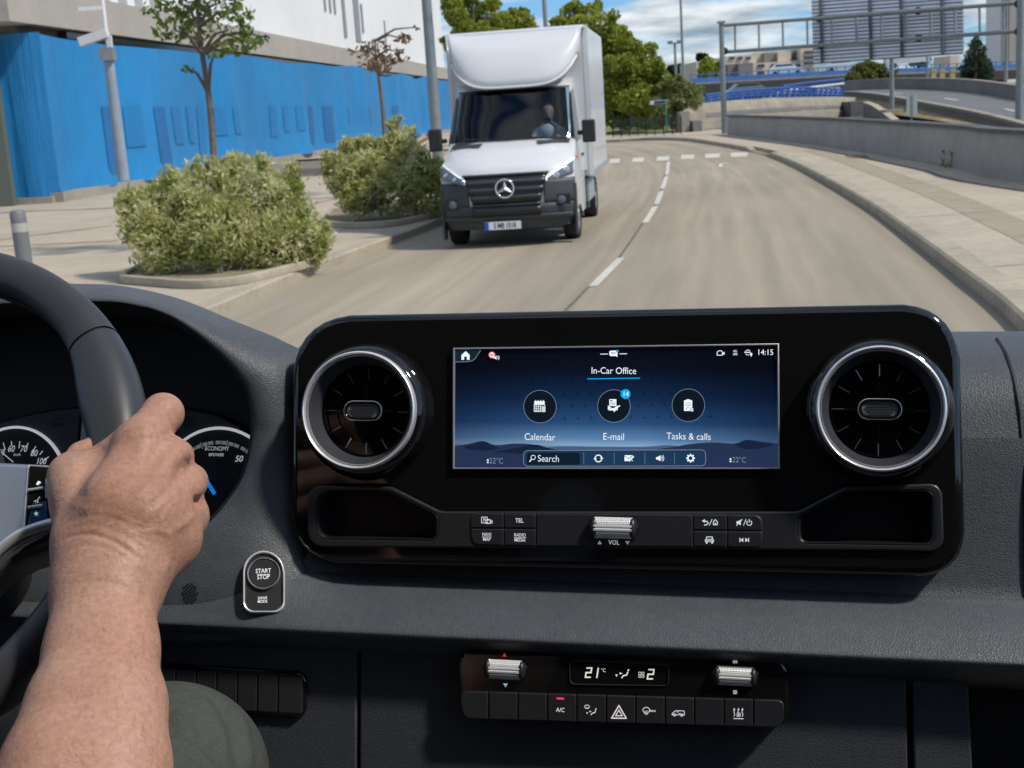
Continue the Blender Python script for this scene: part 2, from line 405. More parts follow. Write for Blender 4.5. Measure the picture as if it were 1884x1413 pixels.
KR = [V((1.9, -12, 0)), V((2.0, -3, 0)), V((2.6, 4, 0))] + [gnd(*q) for q in ((1878, 612), (1766, 516), (1683, 450), (1599, 387), (1516, 337), (1454, 304), (1395, 283), (1308, 266), (1254, 259), (1190, 258.5), (1125, 262))] + [V((-1.5, 71, 0)), V((-9, 73.5, 0))]
KL = [V((-5.6, -12, 0)), V((-5.2, -3, 0)), V((-4.4, 6, 0)), gnd(410, 577), gnd(600, 496), gnd(815, 412), V((.1, 32, 0)), V((1.0, 40, 0)), V((1.2, 47, 0)), V((.6, 54, 0)), V((-1.2, 59, 0)), V((-4, 62, 0)), V((-9, 64, 0))]
def resample(pts, n):
    p = catmull(pts, 10); L = [0]
    for a, b in zip(p[:-1], p[1:]): L.append(L[-1] + (b - a).length)
    out = []
    for i in range(n):
        s = L[-1] * i / (n - 1); j = min(max(np.searchsorted(L, s) - 1, 0), len(p) - 2)
        q = (s - L[j]) / max(L[j + 1] - L[j], 1e-9); out.append(p[j].lerp(p[j + 1], min(q, 1)))
    return out
NR = 90
kr, kl = resample(KR, NR), resample(KL, NR)
rows = [[kl[i].lerp(kr[i], j / 8) for j in range(9)] for i in range(NR)]
g_ = MB().grid(rows); road = g_.build('road', roadmat()); tag(road, kind='structure')
uvl = road.data.uv_layers.new(name='uv'); Lr = [0]
for i in range(1, NR): Lr.append(Lr[-1] + ((kl[i] + kr[i]) / 2 - (kl[i - 1] + kr[i - 1]) / 2).length)
for lp in road.data.loops:
    k = lp.vertex_index; uvl.data[lp.index].uv = (Lr[k // 9] , (k % 9) / 8)
def offs(pts, d):
    out = []
    for i, p in enumerate(pts):
        t = (pts[min(i + 1, len(pts) - 1)] - pts[max(i - 1, 0)]).normalized(); out.append(p + V((t.y, -t.x, 0)) * d)
    return out
# right kerb and pavement; the wall line bounds the pavement
WB = [V((9.5, -6, 0)), V((9.6, 8, 0))] + [gnd(u, v, .15) for u, v in ((1884, 336), (1766, 311), (1641, 288), (1516, 268), (1400, 254), (1338, 247))]
WB = [V((p.x, p.y, 0)) for p in WB]
def slab(name, A, B, z, mat, side=True):
    m = MB(); m.grid([[V((a.x, a.y, z)), V((b.x, b.y, z))] for a, b in zip(A, B)])
    return tag(m.build(name, mat), kind='structure')
kro, kri = offs(kr, .03), offs(kr, .28)
cut = [i for i in range(NR) if kr[i].y < 44.5]; c0 = len(cut)
km = MB()
def kerb_run(idx, h):
    rows_ = []
    for i in idx:
        a, b = kr[i], kri[i]; o = kro[i]
        rows_.append([V((a.x, a.y, -.02)), V((a.x, a.y, h - .03)), V((o.x, o.y, h)), V((b.x, b.y, h)), V((b.x, b.y, -.02))])
    km.grid(rows_)
kc = resample(KR, 150)
kco, kci = offs(kc, .03), offs(kc, .28)
def stone(i, h0, h1):
    r_ = []
    for f_, h in ((.008, h0), (.992, h1)):
        a, o, b = [q[i].lerp(q[i + 1], f_) for q in (kc, kco, kci)]
        r_.append([V((a.x, a.y, -.02)), V((a.x, a.y, h - .025)), V((o.x, o.y, h)), V((b.x, b.y, h)), V((b.x, b.y, .1455 if h < .1455 else h - .02))])
    km.grid(r_); km.quad(*r_[0]); km.quad(*r_[1][::-1])
kh = lambda p: .15 - (.105 * max(0, min(1, (2.9 - abs(p.y - 44.2)) / 1.4)) if p.x > 6 else 0)
for i in range(149): stone(i, kh(kc[i]), kh(kc[i + 1]))
tag(km.build('kerb', M_kerb, smooth=30), kind='structure')
wl = resample(WB, NR)
far_b = []
for i in range(NR):
    a = kri[i]
    far_b.append(wl[min(int(i * 1.32), NR - 1)] if i < c0 + 8 else a + V((4 + (i - c0) * .12, 9, 0)))
poly = [(p.x, p.y) for p in kri] + [(-9, 78), (12, 78), (14, 66)] + [(p.x, p.y) for p in reversed(WB)]
pm = MB(); pm.f.append(tuple(range(len(poly)))); pm.v = [(x, y, .145) for x, y in poly]
tag(pm.build('pavement', M_pave), kind='structure')
strip = offs(kr, .95); strip2 = offs(kr, 1.5)
tag(MB().grid([[V((a.x, a.y, .149)), V((b.x, b.y, .149))] for a, b in list(zip(strip, strip2))[4:c0 - 2]]).build('pavement_strip', pbr('pavement_strip', (.315, .265, .195), .9, var=(3, .12))), kind='structure')
gut = [V((p.x, p.y, 0)) for p in resample(WB, 40)]
tag(MB().grid([[V((a.x, a.y, .149)), V((b.x, b.y, .149))] for a, b in zip(offs(gut, -.75), offs(gut, -.62))]).build('gutter', pbr('gutter', (.13, .12, .105), .9)), kind='structure')
MB_p = MB()
for (u0, v0, u1, v1) in ((1560, 285, 1600, 291),):
    q = [gnd(u, v, .15) for u, v in ((u0, v1), (u1, v1), (u1 - 6, v0), (u0 - 6, v0))]; MB_p.quad(*[(p.x, p.y, .150) for p in q])
tag(MB_p.build('drain_cover', pbr('rust', (.16, .11, .08), .8, var=(9, .2))), 'rusty rectangular drain cover in the right pavement', 'drain cover')
pj = MB()  # faint shadow lines across the pavement, painted as thin darker strips
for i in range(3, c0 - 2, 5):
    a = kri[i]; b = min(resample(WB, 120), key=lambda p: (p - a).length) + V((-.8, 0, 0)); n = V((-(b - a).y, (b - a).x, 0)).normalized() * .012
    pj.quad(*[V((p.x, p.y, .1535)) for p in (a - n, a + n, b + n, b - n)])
tag(pj.build('pavement_shadow_lines', pbr('shadow_line_tone', (.27, .235, .185), .9)), kind='structure')
# left pavement
FAC = [V((-13.4, 40, 0)), V((-10.2, 75, 0)), V((-6.15, 119, 0))]
lp_ = [(p.x, p.y) for p in offs(kl, -.26)] + [(-12, 75), (-14.5, 42), (-60, 42), (-60, -12)]
pm = MB(); pm.f.append(tuple(range(len(lp_)))); pm.v = [(x, y, .125) for x, y in lp_]
tag(pm.build('left_pavement', M_pave), kind='structure')
tag(MB().quad((-13, 64, .118), (2, 78.1, .118), (2, 150, .118), (-13, 150, .118)).build('forecourt', M_pave), kind='structure')
km = MB(); klo, kli = offs(kl, -.03), offs(kl, -.26)
km.grid([[V((a.x, a.y, -.02)), V((a.x, a.y, .11)), V((o.x, o.y, .13)), V((b.x, b.y, .13))] for a, o, b in zip(kl, klo, kli)][::1])
tag(km.build('left_kerb', M_kerb, smooth=30), kind='structure')
# painted markings
mk = MB()
def dash(a, b, w_=.105):
    A, B = gnd(*a), gnd(*b); t = (B - A).normalized(); n = V((t.y, -t.x, 0)) * w_ / 2
    mk.quad(*[V((p.x, p.y, .006)) for p in (A - n, A + n, B + n, B - n)])
for a, b in (((1091, 527), (1143, 475)), ((1187, 410), (1206, 380)), ((1208, 376), (1217, 352)), ((1219, 347), (1226, 325)), ((1227, 322), (1230, 298))): dash(a, b)
for uc, vc, hw in ((1090, 297, 10), (1131, 296.5, 10), (1174, 294.5, 11), (1220, 292, 12), (1265, 289, 12.5), (1311, 287, 14), (1360, 285, 16)):
    q = [gnd(uc - hw, vc + 4.4), gnd(uc + hw - 1, vc + 3.4), gnd(uc + hw, vc - 4.4), gnd(uc - hw + 1, vc - 3.6)]
    mk.quad(*[V((p.x, p.y, .008)) for p in q])
cs = catmull([gnd(*q) for q in ((1040, 578), (1066, 552), (1090, 527), (1143, 475), (1187, 410), (1207, 378), (1219, 347), (1228, 310))], 8)
seamstrip = MB().grid([[p + V((-.055, 0, .004)), p + V((-.02, 0, .004))] for p in cs])
tag(seamstrip.build('road_seam', pbr('tar_seam', (.12, .105, .085), .85, var=(3, .3))), kind='structure')
for pl_ in ([(1322, 308), (1330, 308), (1329, 298), (1323, 298)], [(1308, 303), (1328, 298), (1347, 302), (1327, 299.8)]):
    mk.quad(*[V((gnd(*q).x, gnd(*q).y, .0075)) for q in pl_])
tag(mk.build('road_markings', M_paint), kind='structure')
rl = MB()
for pts in (((0, 441), (205, 415)), ((0, 453), (215, 443)), ((575, 375), (640, 360))):
    a, b = gnd(*pts[0], .13), gnd(*pts[1], .13); t = (b - a).normalized(); n = V((t.y, -t.x, 0)) * .05; a = a - t * 3
    rl.quad(*[V((p.x, p.y, .131)) for p in (a - n, a + n, b + n, b - n)])
tag(rl.build('pavement_lines', pbr('red_paint', (.36, .13, .10), .8, var=(4, .2))), kind='structure')

# ------------------------------------------------------------------ left: building wrapped in blue sheeting
M_white = pbr('white_cladding', (.74, .74, .74), .6, var=[(.15, .05), (2.0, .03)])
M_ledge = pbr('beige_concrete', (.36, .335, .30), .85, var=[(.4, .08), (6, .06)])
M_glassd = pbr('dark_window', (.035, .05, .065), .12, var=(1, .2))
def bluemat(name, c):
    m = pbr(name, c, .55, var=[(.18, .12), (1.6, .05)]); t = m.node_tree; b = t.nodes['Principled BSDF']       # hanging sheeting: folds run downwards
    tc_ = t.nodes.new('ShaderNodeTexCoord'); mp = t.nodes.new('ShaderNodeMapping'); mp.inputs['Scale'].default_value = (1.5, 1.5, .10); t.links.new(tc_.outputs['Object'], mp.inputs[0])
    n = t.nodes.new('ShaderNodeTexNoise'); n.inputs['Scale'].default_value = 1; n.inputs['Detail'].default_value = 6; t.links.new(mp.outputs[0], n.inputs['Vector'])
    bn = t.nodes.new('ShaderNodeBump'); bn.inputs['Strength'].default_value = .9; bn.inputs['Distance'].default_value = .22; t.links.new(n.outputs[0], bn.inputs['Height']); t.links.new(bn.outputs[0], b.inputs['Normal']); return m
M_blue = bluemat('blue_sheeting', (.010, .195, .465)); M_blue_d = bluemat('blue_sheeting_dark', (.008, .12, .33))
bld = thing('office_building', 'white office building with a concrete ledge above blue wrapped ground floor', 'building', (FAC[0].x, 40, 0))
def loc_(o_, p): return V((p[0] - o_.location.x, p[1] - o_.location.y, p[2]))
dF = (FAC[2] - FAC[0]).normalized(); nF = V((dF.y, -dF.x, 0))        # along the facade, out to the road
def FP(s, out, z): return V((0, 0, 0)) + dF * s + nF * out + V((0, 0, z))
LF = (FAC[2] - FAC[0]).length + 22
def fbox(m, s0, s1, o0, o1, z0, z1):
    p = [FP(s, o, z) for s in (s0, s1) for o in (o0, o1) for z in (z0, z1)]
    m.add(p, [(0, 1, 3, 2), (4, 6, 7, 5), (0, 4, 5, 1), (2, 3, 7, 6), (0, 2, 6, 4), (1, 5, 7, 3)])
fbox(b_ := MB(), 0.02, LF, -14, -.55, 0, 5.9); b_.build('wall', M_conc_d, bld)
m = MB(); fbox(m, -1.6, LF + .3, -30, .05, 5.35, 6.45); m.build('ledge', M_ledge, bld)
m = MB(); fbox(m, 3.0, LF - 1, -.54, -.25, 5.1, 5.345); m.build('clerestory_window', M_glassd, bld)
m = MB(); fbox(m, 14, LF + .3, -26, -.8, 6.452, 19); m.build('upper_wall', M_white, bld)
m = MB(); fbox(m, -1, 13.95, -30, -1.4, 6.452, 19); m.build('window_band', M_glassd, bld)
for i in range(9):                                                    # white piers of the glazed corner
    m = MB(); s0 = -.6 + i * 1.65; m.add([FP(s0, -1.35, 6.46), FP(s0 + .75, -1.35, 6.46), FP(s0 + .75, -.45, 6.46), FP(s0, -.45, 6.46), FP(s0, -1.35, 19), FP(s0 + .75, -1.35, 19), FP(s0 + .75, -.95, 19), FP(s0, -.95, 19)], [(0, 1, 2, 3), (4, 7, 6, 5), (0, 4, 5, 1), (1, 5, 6, 2), (2, 6, 7, 3), (3, 7, 4, 0)])
    m.build('pier', M_white, bld)
for i, (s0, wd, z0, z1) in enumerate(((33, .25, 9, 12.5), (44.5, .35, 8.7, 10.3), (46, .35, 8.7, 10.3), (47.4, .35, 8.7, 10.3), (50, .8, 7.4, 10.8), (54, 1.7, 7.3, 10.4), (56.6, .5, 8, 10), (66, .3, 7, 9.4))):
    m = MB(); fbox(m, s0, s0 + wd, -.79, -.72, z0, z1); m.build('slot_window', pbr('slot', (.22, .23, .25), .4) if i == 0 else bpy.data.materials['slot'], bld)
m = MB(); fbox(m, -.05, LF, -.5, .25, 0, .42); m.build('plinth', M_conc, bld)
m = MB(); fbox(m, -.3, -.06, -30, .0, 0, .32); m.build('plinth', M_conc, bld)
m = MB(); fbox(m, LF - .6, LF + .31, -26, -.78, 6.46, 19.4); m.build('corner_strip', M_white, bld)
# blue sheeting, hung in shallow folds
hd = thing('construction_sheeting', 'bright blue construction sheeting hung around the ground floor of the white building', 'sheeting', (FAC[0].x, 40, 0))
rows = []; rng = np.random.default_rng(3); ns = 260
fold = np.convolve(rng.normal(size=ns + 30), np.hanning(14), 'same')[:ns] * .075
tops = 5.12 + np.convolve(rng.normal(size=ns + 60), np.hanning(40), 'same')[:ns] * .03
for j in range(9):
    z = j / 8; rows.append([FP(LF * i / (ns - 1), .12 + fold[i] * (.5 + .8 * (1 - z)) + (.10 if j == 0 else 0), .36 + (tops[i] - .36) * z) for i in range(ns)])
MB().grid(rows).build('sheet', M_blue, hd, smooth=60)
def spt(s, z, out):
    q = s / LF * (ns - 1); i = int(q); f_ = q - i; fo = fold[i] * (1 - f_) + fold[min(i + 1, ns - 1)] * f_; zz_ = (z - .36) / 4.76
    return FP(s, .12 + fo * (.5 + .8 * (1 - zz_)) + out, z)
rows = []
for j in range(7):
    z = j / 6; rows.append([FP((-.1 + .05 * math.sin(i * 1.7) * (1.4 - z)) * (i > 0), .16 - i * .25, .30 + 4.82 * z) for i in range(24)])
MB().grid(rows).build('sheet', M_blue, hd, smooth=60)
for (s0, wd, z0, z1) in ((4.0, 1.1, .6, 2.95), (6.2, 1.3, 1.55, 2.95), (8.6, 1.2, .6, 2.9), (10.6, 1.1, 1.5, 2.9), (12.6, 1.1, 1.5, 2.9), (14.6, .95, .7, 2.9), (16.6, 1.1, 1.7, 2.85), (18.6, 1.1, 1.7, 2.85), (26, 1.1, 1.4, 2.9), (28.2, 1.1, 1.6, 2.9), (30.6, 1.2, 1.6, 2.9), (34, 1.3, .6, 2.9), (37.5, 2.1, .65, 2.85), (43, 2.6, 1.6, 2.8), (50, 1.1, 1.6, 2.8), (57, 1.2, 1.4, 2.8), (62, 1.6, .6, 2.8)):
    m = MB(); dark = z0 < .68
    m.grid([[spt(s0 + wd * a / 10, z0 + (z1 - z0) * b / 5, .022 + (.02 if 0 < a < 10 else 0)) for a in range(11)] for b in range(6)]); m.build('covered_opening', M_blue_d if dark else bluemat('bo', (.009, .165, .41)) if 'bo' not in bpy.data.materials else bpy.data.materials['bo'], hd)
for k, (t0, wd) in enumerate(((.9, .5), (2.7, .8), (4.6, .55), (6.4, .6))):
    m = MB(); m.box((-.02 - .0, 0, 0), (.01, .01, .01)); m = MB()
    p0 = FP(-.55, -.4 - t0, 0); m.box((p0.x, p0.y, 2.5), (wd, .3, 5.0)); m.build('covered_column', M_blue_d if k % 2 else pbr('col_grey%d' % k, (.10, .12, .10), .8), hd)
for o in hd.children: pass

# ------------------------------------------------------------------ left pavement: planters, shrubs, saplings, poles
M_bush = leafmat('variegated_leaves', (.25, .31, .06), (.54, .53, .23), (.90, .87, .62), 1.6, 16, .55)
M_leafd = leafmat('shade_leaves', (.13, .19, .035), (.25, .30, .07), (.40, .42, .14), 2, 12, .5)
M_bark = pbr('bark', (.13, .105, .085), .9, var=(14, .25), bump=(30, .6, .01))
def planter(pts, z1, label):
    q = [gnd(*p, .125) for p in pts]; c = sum(q, V()) / len(q); t = thing('planting_bed', label, 'planter', (c.x, c.y, .125))
    o = [(p.x - c.x, p.y - c.y) for p in q]; r = rounded(o, .6); ri = [(x * .94, y * .94) for x, y in r]
    flat('kerb_rim', [r, ri], 0, z1, M_kerb, t, .015); flat('soil', [[(x * .945, y * .945) for x, y in r]], 0, z1 - .04, M_soil, t); return t
planter([(215, 522), (400, 538), (592, 488), (560, 455), (330, 455)], .11, 'low stone edged planting bed under the nearer variegated shrub')
planter([(590, 418), (700, 424), (818, 398), (812, 372), (610, 388)], .11, 'low stone edged planting bed under the shrub beside the truck')
def shrub(label, base, blobs, d, n, seed, size):
    c = gnd(*base, .2); t = thing('shrub', label, 'shrub', c, 0, 'shrubs in the pavement beds')
    cl = []
    for (u, v, r, dd) in blobs:
        p = at(u, v, d + dd); k = r * d / F; cl.append((p.x - c.x, p.y - c.y, p.z - c.z, k, k * 1.1, k * .9))
    rb = random.Random(seed)
    for x, y, z, a, b, e in list(cl):
        for _ in range(3): cl.append((x + a * rb.uniform(-1.0, 1.0), y + b * rb.uniform(-.8, .5), z + e * rb.uniform(-.2, 1.05), a * rb.uniform(.22, .4), b * .3, e * rb.uniform(.25, .5)))
    leaves('foliage', cl, n, size, M_bush, t, seed, .30, .42, .7, .34)
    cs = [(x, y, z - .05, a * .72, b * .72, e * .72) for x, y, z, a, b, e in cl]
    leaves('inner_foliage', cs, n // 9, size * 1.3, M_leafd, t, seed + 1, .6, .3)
    m = MB()
    for i in range(7):
        a = i * 2.1; m.tube([(math.cos(a) * .1, math.sin(a) * .1, -.1), (math.cos(a) * .3, .25 + math.sin(a) * .2, .35), (math.cos(a) * .45, .35 + math.sin(a) * .25, .7)], [.02, .014, .008], 6)
    m.build('stem', M_bark, t)
shrub('broad pale green variegated shrub on the left pavement, nearer of two', (420, 500), [(290, 400, 70, .2), (380, 370, 68, .4), (470, 365, 66, .2), (525, 410, 66, .3), (400, 430, 80, -.3), (300, 450, 62, -.3), (500, 450, 72, -.2), (560, 455, 48, 0), (250, 375, 40, .3), (425, 320, 38, .5), (355, 328, 34, .6), (520, 345, 42, .4), (255, 420, 40, 0), (585, 440, 32, .1), (430, 300, 22, .5)], 17.3, 16000, 5, .105)
shrub('variegated shrub close beside the white truck, farther of two', (710, 405), [(650, 320, 46, 0), (700, 300, 46, .3), (760, 320, 48, .3), (720, 350, 54, -.2), (660, 360, 44, -.2), (780, 365, 44, 0), (735, 265, 34, .4), (675, 275, 32, .4), (800, 320, 36, .5), (628, 335, 34, 0), (640, 268, 20, .2), (725, 228, 14, .4)], 24.0, 10500, 15, .125)
def sapling(label, pts, d, crown, n, mat, seed, r0=.075, size=.14):
    P = [at(u, v, d) for u, v in pts]; c = P[0].copy(); t = thing('sapling', label, 'tree', c, 0, 'young trees on the left pavement')
    m = MB(); m.tube([p - c for p in catmull(P, 4)], [r0 * (1 - .6 * i / (len(pts) * 4 - 4)) for i in range(len(pts) * 4 - 3)], 8)
    m.build('trunk', M_bark, t, 60); cl = []; br = MB(); rr = random.Random(seed)
    for (u, v, r) in crown:
        p = at(u, v, d + rr.uniform(-.8, .8)); k = r * d / F; cl.append((*(p - c), k * 1.25, k, k * .6))
        q = min(P, key=lambda z: (z - p).length + (3 if z.z > p.z else 0)); br.tube([q - c, (q.lerp(p, .5) - c) + V((0, 0, .12)), p - c], [.035, .025, .012], 5)
    br.build('branch', M_bark, t, 60); leaves('crown', cl, n, size, mat, t, seed, .5, .3); return t
M_leafs = leafmat('sapling_leaves', (.05, .09, .015), (.11, .17, .03), (.20, .26, .06), 1.3, 7)
sapling('thin young tree with dark green tufts, growing behind the nearer shrub', [(395, 330), (391, 250), (383, 170), (372, 100), (366, 50), (362, -20), (358, -80)], 20.5,
        [(320, 55, 34), (300, 20, 34), (370, 25, 40), (420, 55, 40), (440, 85, 30), (470, 75, 22), (350, 70, 26), (330, 5, 36), (405, 5, 38), (440, 25, 26), (350, -40, 50), (400, -60, 50), (345, 128, 12), (395, 95, 20), (300, -30, 40), (455, 58, 16)], 1300, M_leafs, 21, .058, .12)
M_leafb = leafmat('brown_leaves', (.12, .065, .04), (.19, .12, .07), (.25, .18, .11), 2, 9)
sapling('thin young tree with sparse reddish brown leaves, behind the shrub beside the truck', [(708, 260), (704, 200), (697, 140), (692, 105), (690, 75)], 33,
        [(665, 95, 22), (690, 85, 24), (712, 110, 24), (700, 120, 22), (742, 72, 14), (745, 110, 12), (680, 118, 18), (735, 95, 10), (766, 50, 7)], 330, M_leafb, 23, .06, .15)
# camera pole on the left pavement
d0 = 34.0
def upright(name, label, cat, base, top, d, r, mat, group=None):
    A = at(*base, d); B = at(*top, d); B = V((A.x, A.y, B.z)); t = thing(name, label, cat, A, 0, group)
    MB().tube([(0, 0, 0), (0, 0, B.z - A.z)], [r, r * .8], 12).build('pole', mat, t, 50); return t, B.z - A.z
t, hp = upright('camera_pole', 'grey pole carrying a white surveillance camera against the blue sheeting', 'camera pole', (228, 332), (199, 92), d0, .155, pbr('pole_blue_grey', (.25, .30, .36), .6, var=(3, .1)))
k = d0 / F
MB().box((0, -.05, hp - .15), (.34, .34, .32)).build('control_box', M_steel, t)
MB().box((-.28, -.1, hp + .28), (.75, .28, .22), 0, Matrix.Rotation(R_(-14), 3, 'Y')).box((.1, -.1, hp + .16), (.12, .12, .3)).build('camera_housing', pbr('white_plastic', (.6, .6, .6), .5), t)
MB().tube([(.02, 0, hp), (.02, 0, hp + 1.25)], .05).box((-.3, 0, hp + 1.0), (.6, .1, .1)).build('antenna', M_white, t)
# bollard at the far left
c = gnd(46, 489, .125); t = thing('bollard', 'short dark bollard with a pale reflective band on the left pavement', 'bollard', c)
MB().lathe([(.120, 0), (.120, .52)], 24).build('post', pbr('bollard_grey', (.16, .17, .18), .6), t, 40)
MB().lathe([(.123, .521), (.123, .66)], 24).build('band', pbr('band', (.40, .40, .39), .5), t, 40)
MB().lathe([(.120, .661), (.120, .80), (.09, .85), (.001, .86)], 24).build('cap', bpy.data.materials['bollard_grey'], t, 40)
# lamp column left of the truck
t, hp = upright('lamp_post', 'tall grey lamp column rising between the shrub and the truck', 'lamp post', (807, 300), (781, -60), 31, .135, M_steel)
MB().tube([(0, 0, hp), (.5, -.2, hp + .5), (1.6, -.6, hp + .7)], [.09, .07, .06]).build('arm', M_steel, t, 50)
MB().box((2.0, -.75, hp + .72), (.9, .35, .14), R_(-20)).build('lamp_head', M_steel, t)
c = gnd(745, 300, .125)
c = at(765, 262, 40); t = thing('wooden_handrail', 'brown timber handrail sloping behind the shrub by the truck', 'railing', (c.x, c.y, .125))
MB().box((0, 0, 1.0), (1.5, .08, .1), 0, Matrix.Rotation(R_(-24), 3, 'Y')).build('rail', pbr('timber', (.30, .19, .10), .8), t)
for x in (-.5, .1, .6): MB().box((x, 0, .5 + x * .2), (.07, .07, 1.0 + x * .4)).build('post', bpy.data.materials['timber'], t)
# low rail in front of the sheeting
a, b = at(545, 296, 46), at(640, 289, 46); t = thing('low_wall', 'low pale wall with a thin dark metal rail on top, between the two shrubs', 'wall', (a.x, a.y, .125)); MB().box(((b.x - a.x) / 2, (b.y - a.y) / 2 + .3, (a.z - .125) * .45), (b.x - a.x + 2, .3, (a.z - .125) * .9), math.atan2(b.y - a.y, b.x - a.x)).build('wall', M_ledge, t)
MB().tube([(0, 0, a.z - .125), (b.x - a.x, b.y - a.y, a.z - .125)], .04).build('rail', M_black, t)
for q in (.05, .5, .95): MB().tube([((b.x - a.x) * q, (b.y - a.y) * q, 0), ((b.x - a.x) * q, (b.y - a.y) * q, a.z - .125)], .03).build('post', M_black, t)
# ------------------------------------------------------------------ white box truck
M_van = pbr('white_van_paint', (.62, .635, .65), .28, coat=.6, var=(.8, .02))
M_box = pbr('white_box_panel', (.62, .635, .65), .30, coat=.3, var=(.7, .03))
M_bump = pbr('dark_grey_bumper', (.045, .052, .056), .55, var=(9, .1))
M_grille = pbr('grille_black', (.012, .013, .014), .35)
M_slat = pbr('grille_slat', (.07, .075, .08), .35, .5)
M_chrome = pbr('chrome', (.80, .80, .80), .12, 1.0)
M_scr = glassmat('windscreen_glass', (.55, .64, .70))
M_sideg = pbr('side_glass', (.02, .028, .035), .06)
yaw = R_(-8.0)
C0 = gnd(937, 455)
TR = thing('box_truck', 'white box truck with high roof deflector and dark grey bumper driving towards us', 'truck', C0, yaw)
TRM = Matrix.Translation(C0) @ Matrix.Rotation(yaw, 4, 'Z')
def fw(z): return 1.0 - max(0, z - 1.25) * .10 - max(0, .45 - z) * .05             # half width at height z
PROF = [(.10, .30), (.02, .48), (.0, .75), (.02, .95), (.07, 1.10), (.16, 1.21), (.45, 1.36), (.80, 1.50), (.90, 1.53), (1.02, 1.66), (1.18, 1.84), (1.33, 2.02), (1.47, 2.20), (1.54, 2.28), (1.75, 2.40), (2.35, 2.45)]
NS = 25
def fp(i, s, out=0.0):
    y, z = PROF[i]; hw = fw(z); q = abs(s) ** 3.2
    bow = .26 * q if z < 1.3 else (.26 * q * max(0, 1 - (z - 1.3) / .3) + .20 * q)
    return V((s * hw * (1 + out * .3), y + bow - out, z))
body = MB(); ss = [-1 + 2 * j / (NS - 1) for j in range(NS)]
rows = [[fp(i, s) for s in ss] for i in range(len(PROF))]
vs_ = [p for r in rows for p in r]; fs_ = []
for i in range(len(PROF) - 1):
    for j in range(NS - 1):
        if 8 <= i <= 12 and 1 <= j <= NS - 3 + 0: continue                     # windscreen opening
        fs_.append((i * NS + j, i * NS + j + 1, (i + 1) * NS + j + 1, (i + 1) * NS + j))
body.add(vs_, fs_)
for sd in (0, NS - 1):
    rr = []
    for i in range(len(PROF)):
        p = rows[i][sd]; z = p.z
        line = [p]
        for y in (.32, .50, .75, 1.0, 1.3, 1.6, 1.9, 2.35):
            zz_ = z; yy = max(y, p.y + .001)
            line.append(V((p.x * 1.0 , yy, max(zz_, .50 if (.38 < yy < 1.4) else .34) if i < 4 else zz_)))
        rr.append(line)
    body.grid(rr)
body.build('cab_body', M_van, TR, 38, fix=True)
ws = MB(); ws.grid([[fp(i, s * .985, .007) for s in ss] for i in range(8, 14)]); ws.build('windscreen', M_scr, TR, 60)
MB().grid([[fp(i, s * .975, .003) for s in ss] for i in (13,)] + [[fp(13, s * .975, .004) + V((0, .03, .03)) for s in ss]]).build('windscreen_trim', M_grille, TR)
# hood vents below the screen
for sx in (-1, 1):
    q = [fp(7, sx * .93, .012) + V((0, 0, .012)), fp(7, sx * .42, .012) + V((0, 0, .012)), fp(7, sx * .46, .012) + V((0, -.13, -.032)), fp(7, sx * .93, .012) + V((0, -.13, -.032))]
    MB().quad(*q).build('cowl_vent', M_bump, TR)
# cab interior seen through the screen
it = MB(); it.box((0, 2.0, 1.5), (1.75, .05, 1.7)); it.box((0, 1.35, 1.15), (1.8, 1.2, .1)); it.build('cab_interior', pbr('cab_dark', (.012, .014, .017), .8), TR)
MB().box((0, 1.12, 1.46), (1.72, .40, .16)).build('cab_dashboard', pbr('cab_dash', (.05, .065, .07), .6), TR)
for sx in (-.48, .45): MB().box((sx, 1.85, 1.55), (.5, .16, .75)).box((sx, 1.83, 2.02), (.28, .12, .2)).build('cab_seat', M_black, TR)
MB().lathe([(.2 + .018 * math.cos(a), .018 * math.sin(a)) for a in [k * math.pi / 4 for k in range(8)]], 28, closed=True).build('steering_wheel', M_black, TR, 60, M=Matrix.Translation((.48, 1.27, 1.60)) @ Matrix.Rotation(R_(62), 4, 'X'))
for sx in (-.35, .25): MB().box((sx, .86, 1.565), (.75, .018, .02), 0, Matrix.Rotation(R_(4), 3, 'Y')).build('wiper', M_black, TR)
# side windows, handles, side pillar lines
for sx in (-1, 1):
    q = [(1.02, 1.56), (1.62, 2.22), (2.22, 2.26), (2.24, 1.46), (1.10, 1.44)]
    MB().quad(*[(sx * (fw(z) + .004), y, z) for y, z in q]).build('side_window', M_sideg, TR)
    MB().box((sx * 1.005, 2.05, 1.22), (.03, .2, .04)).build('door_handle', M_black, TR)
    MB().box((sx * 1.004, .92, 1.22), (.012, .12, .06)).build('side_indicator', pbr('orange_lens', (.7, .13, .02), .3) if sx < 0 else bpy.data.materials['orange_lens'], TR)
    m = MB(); m.box((sx * 1.19, 1.08, 1.60), (.20, .12, .34)); m.box((sx * 1.06, 1.12, 1.58), (.10, .05, .07))
    o = m.build('mirror', M_black, TR); md = o.modifiers.new('b', 'BEVEL'); md.width = .03; md.segments = 3; smooth_by_angle(o)
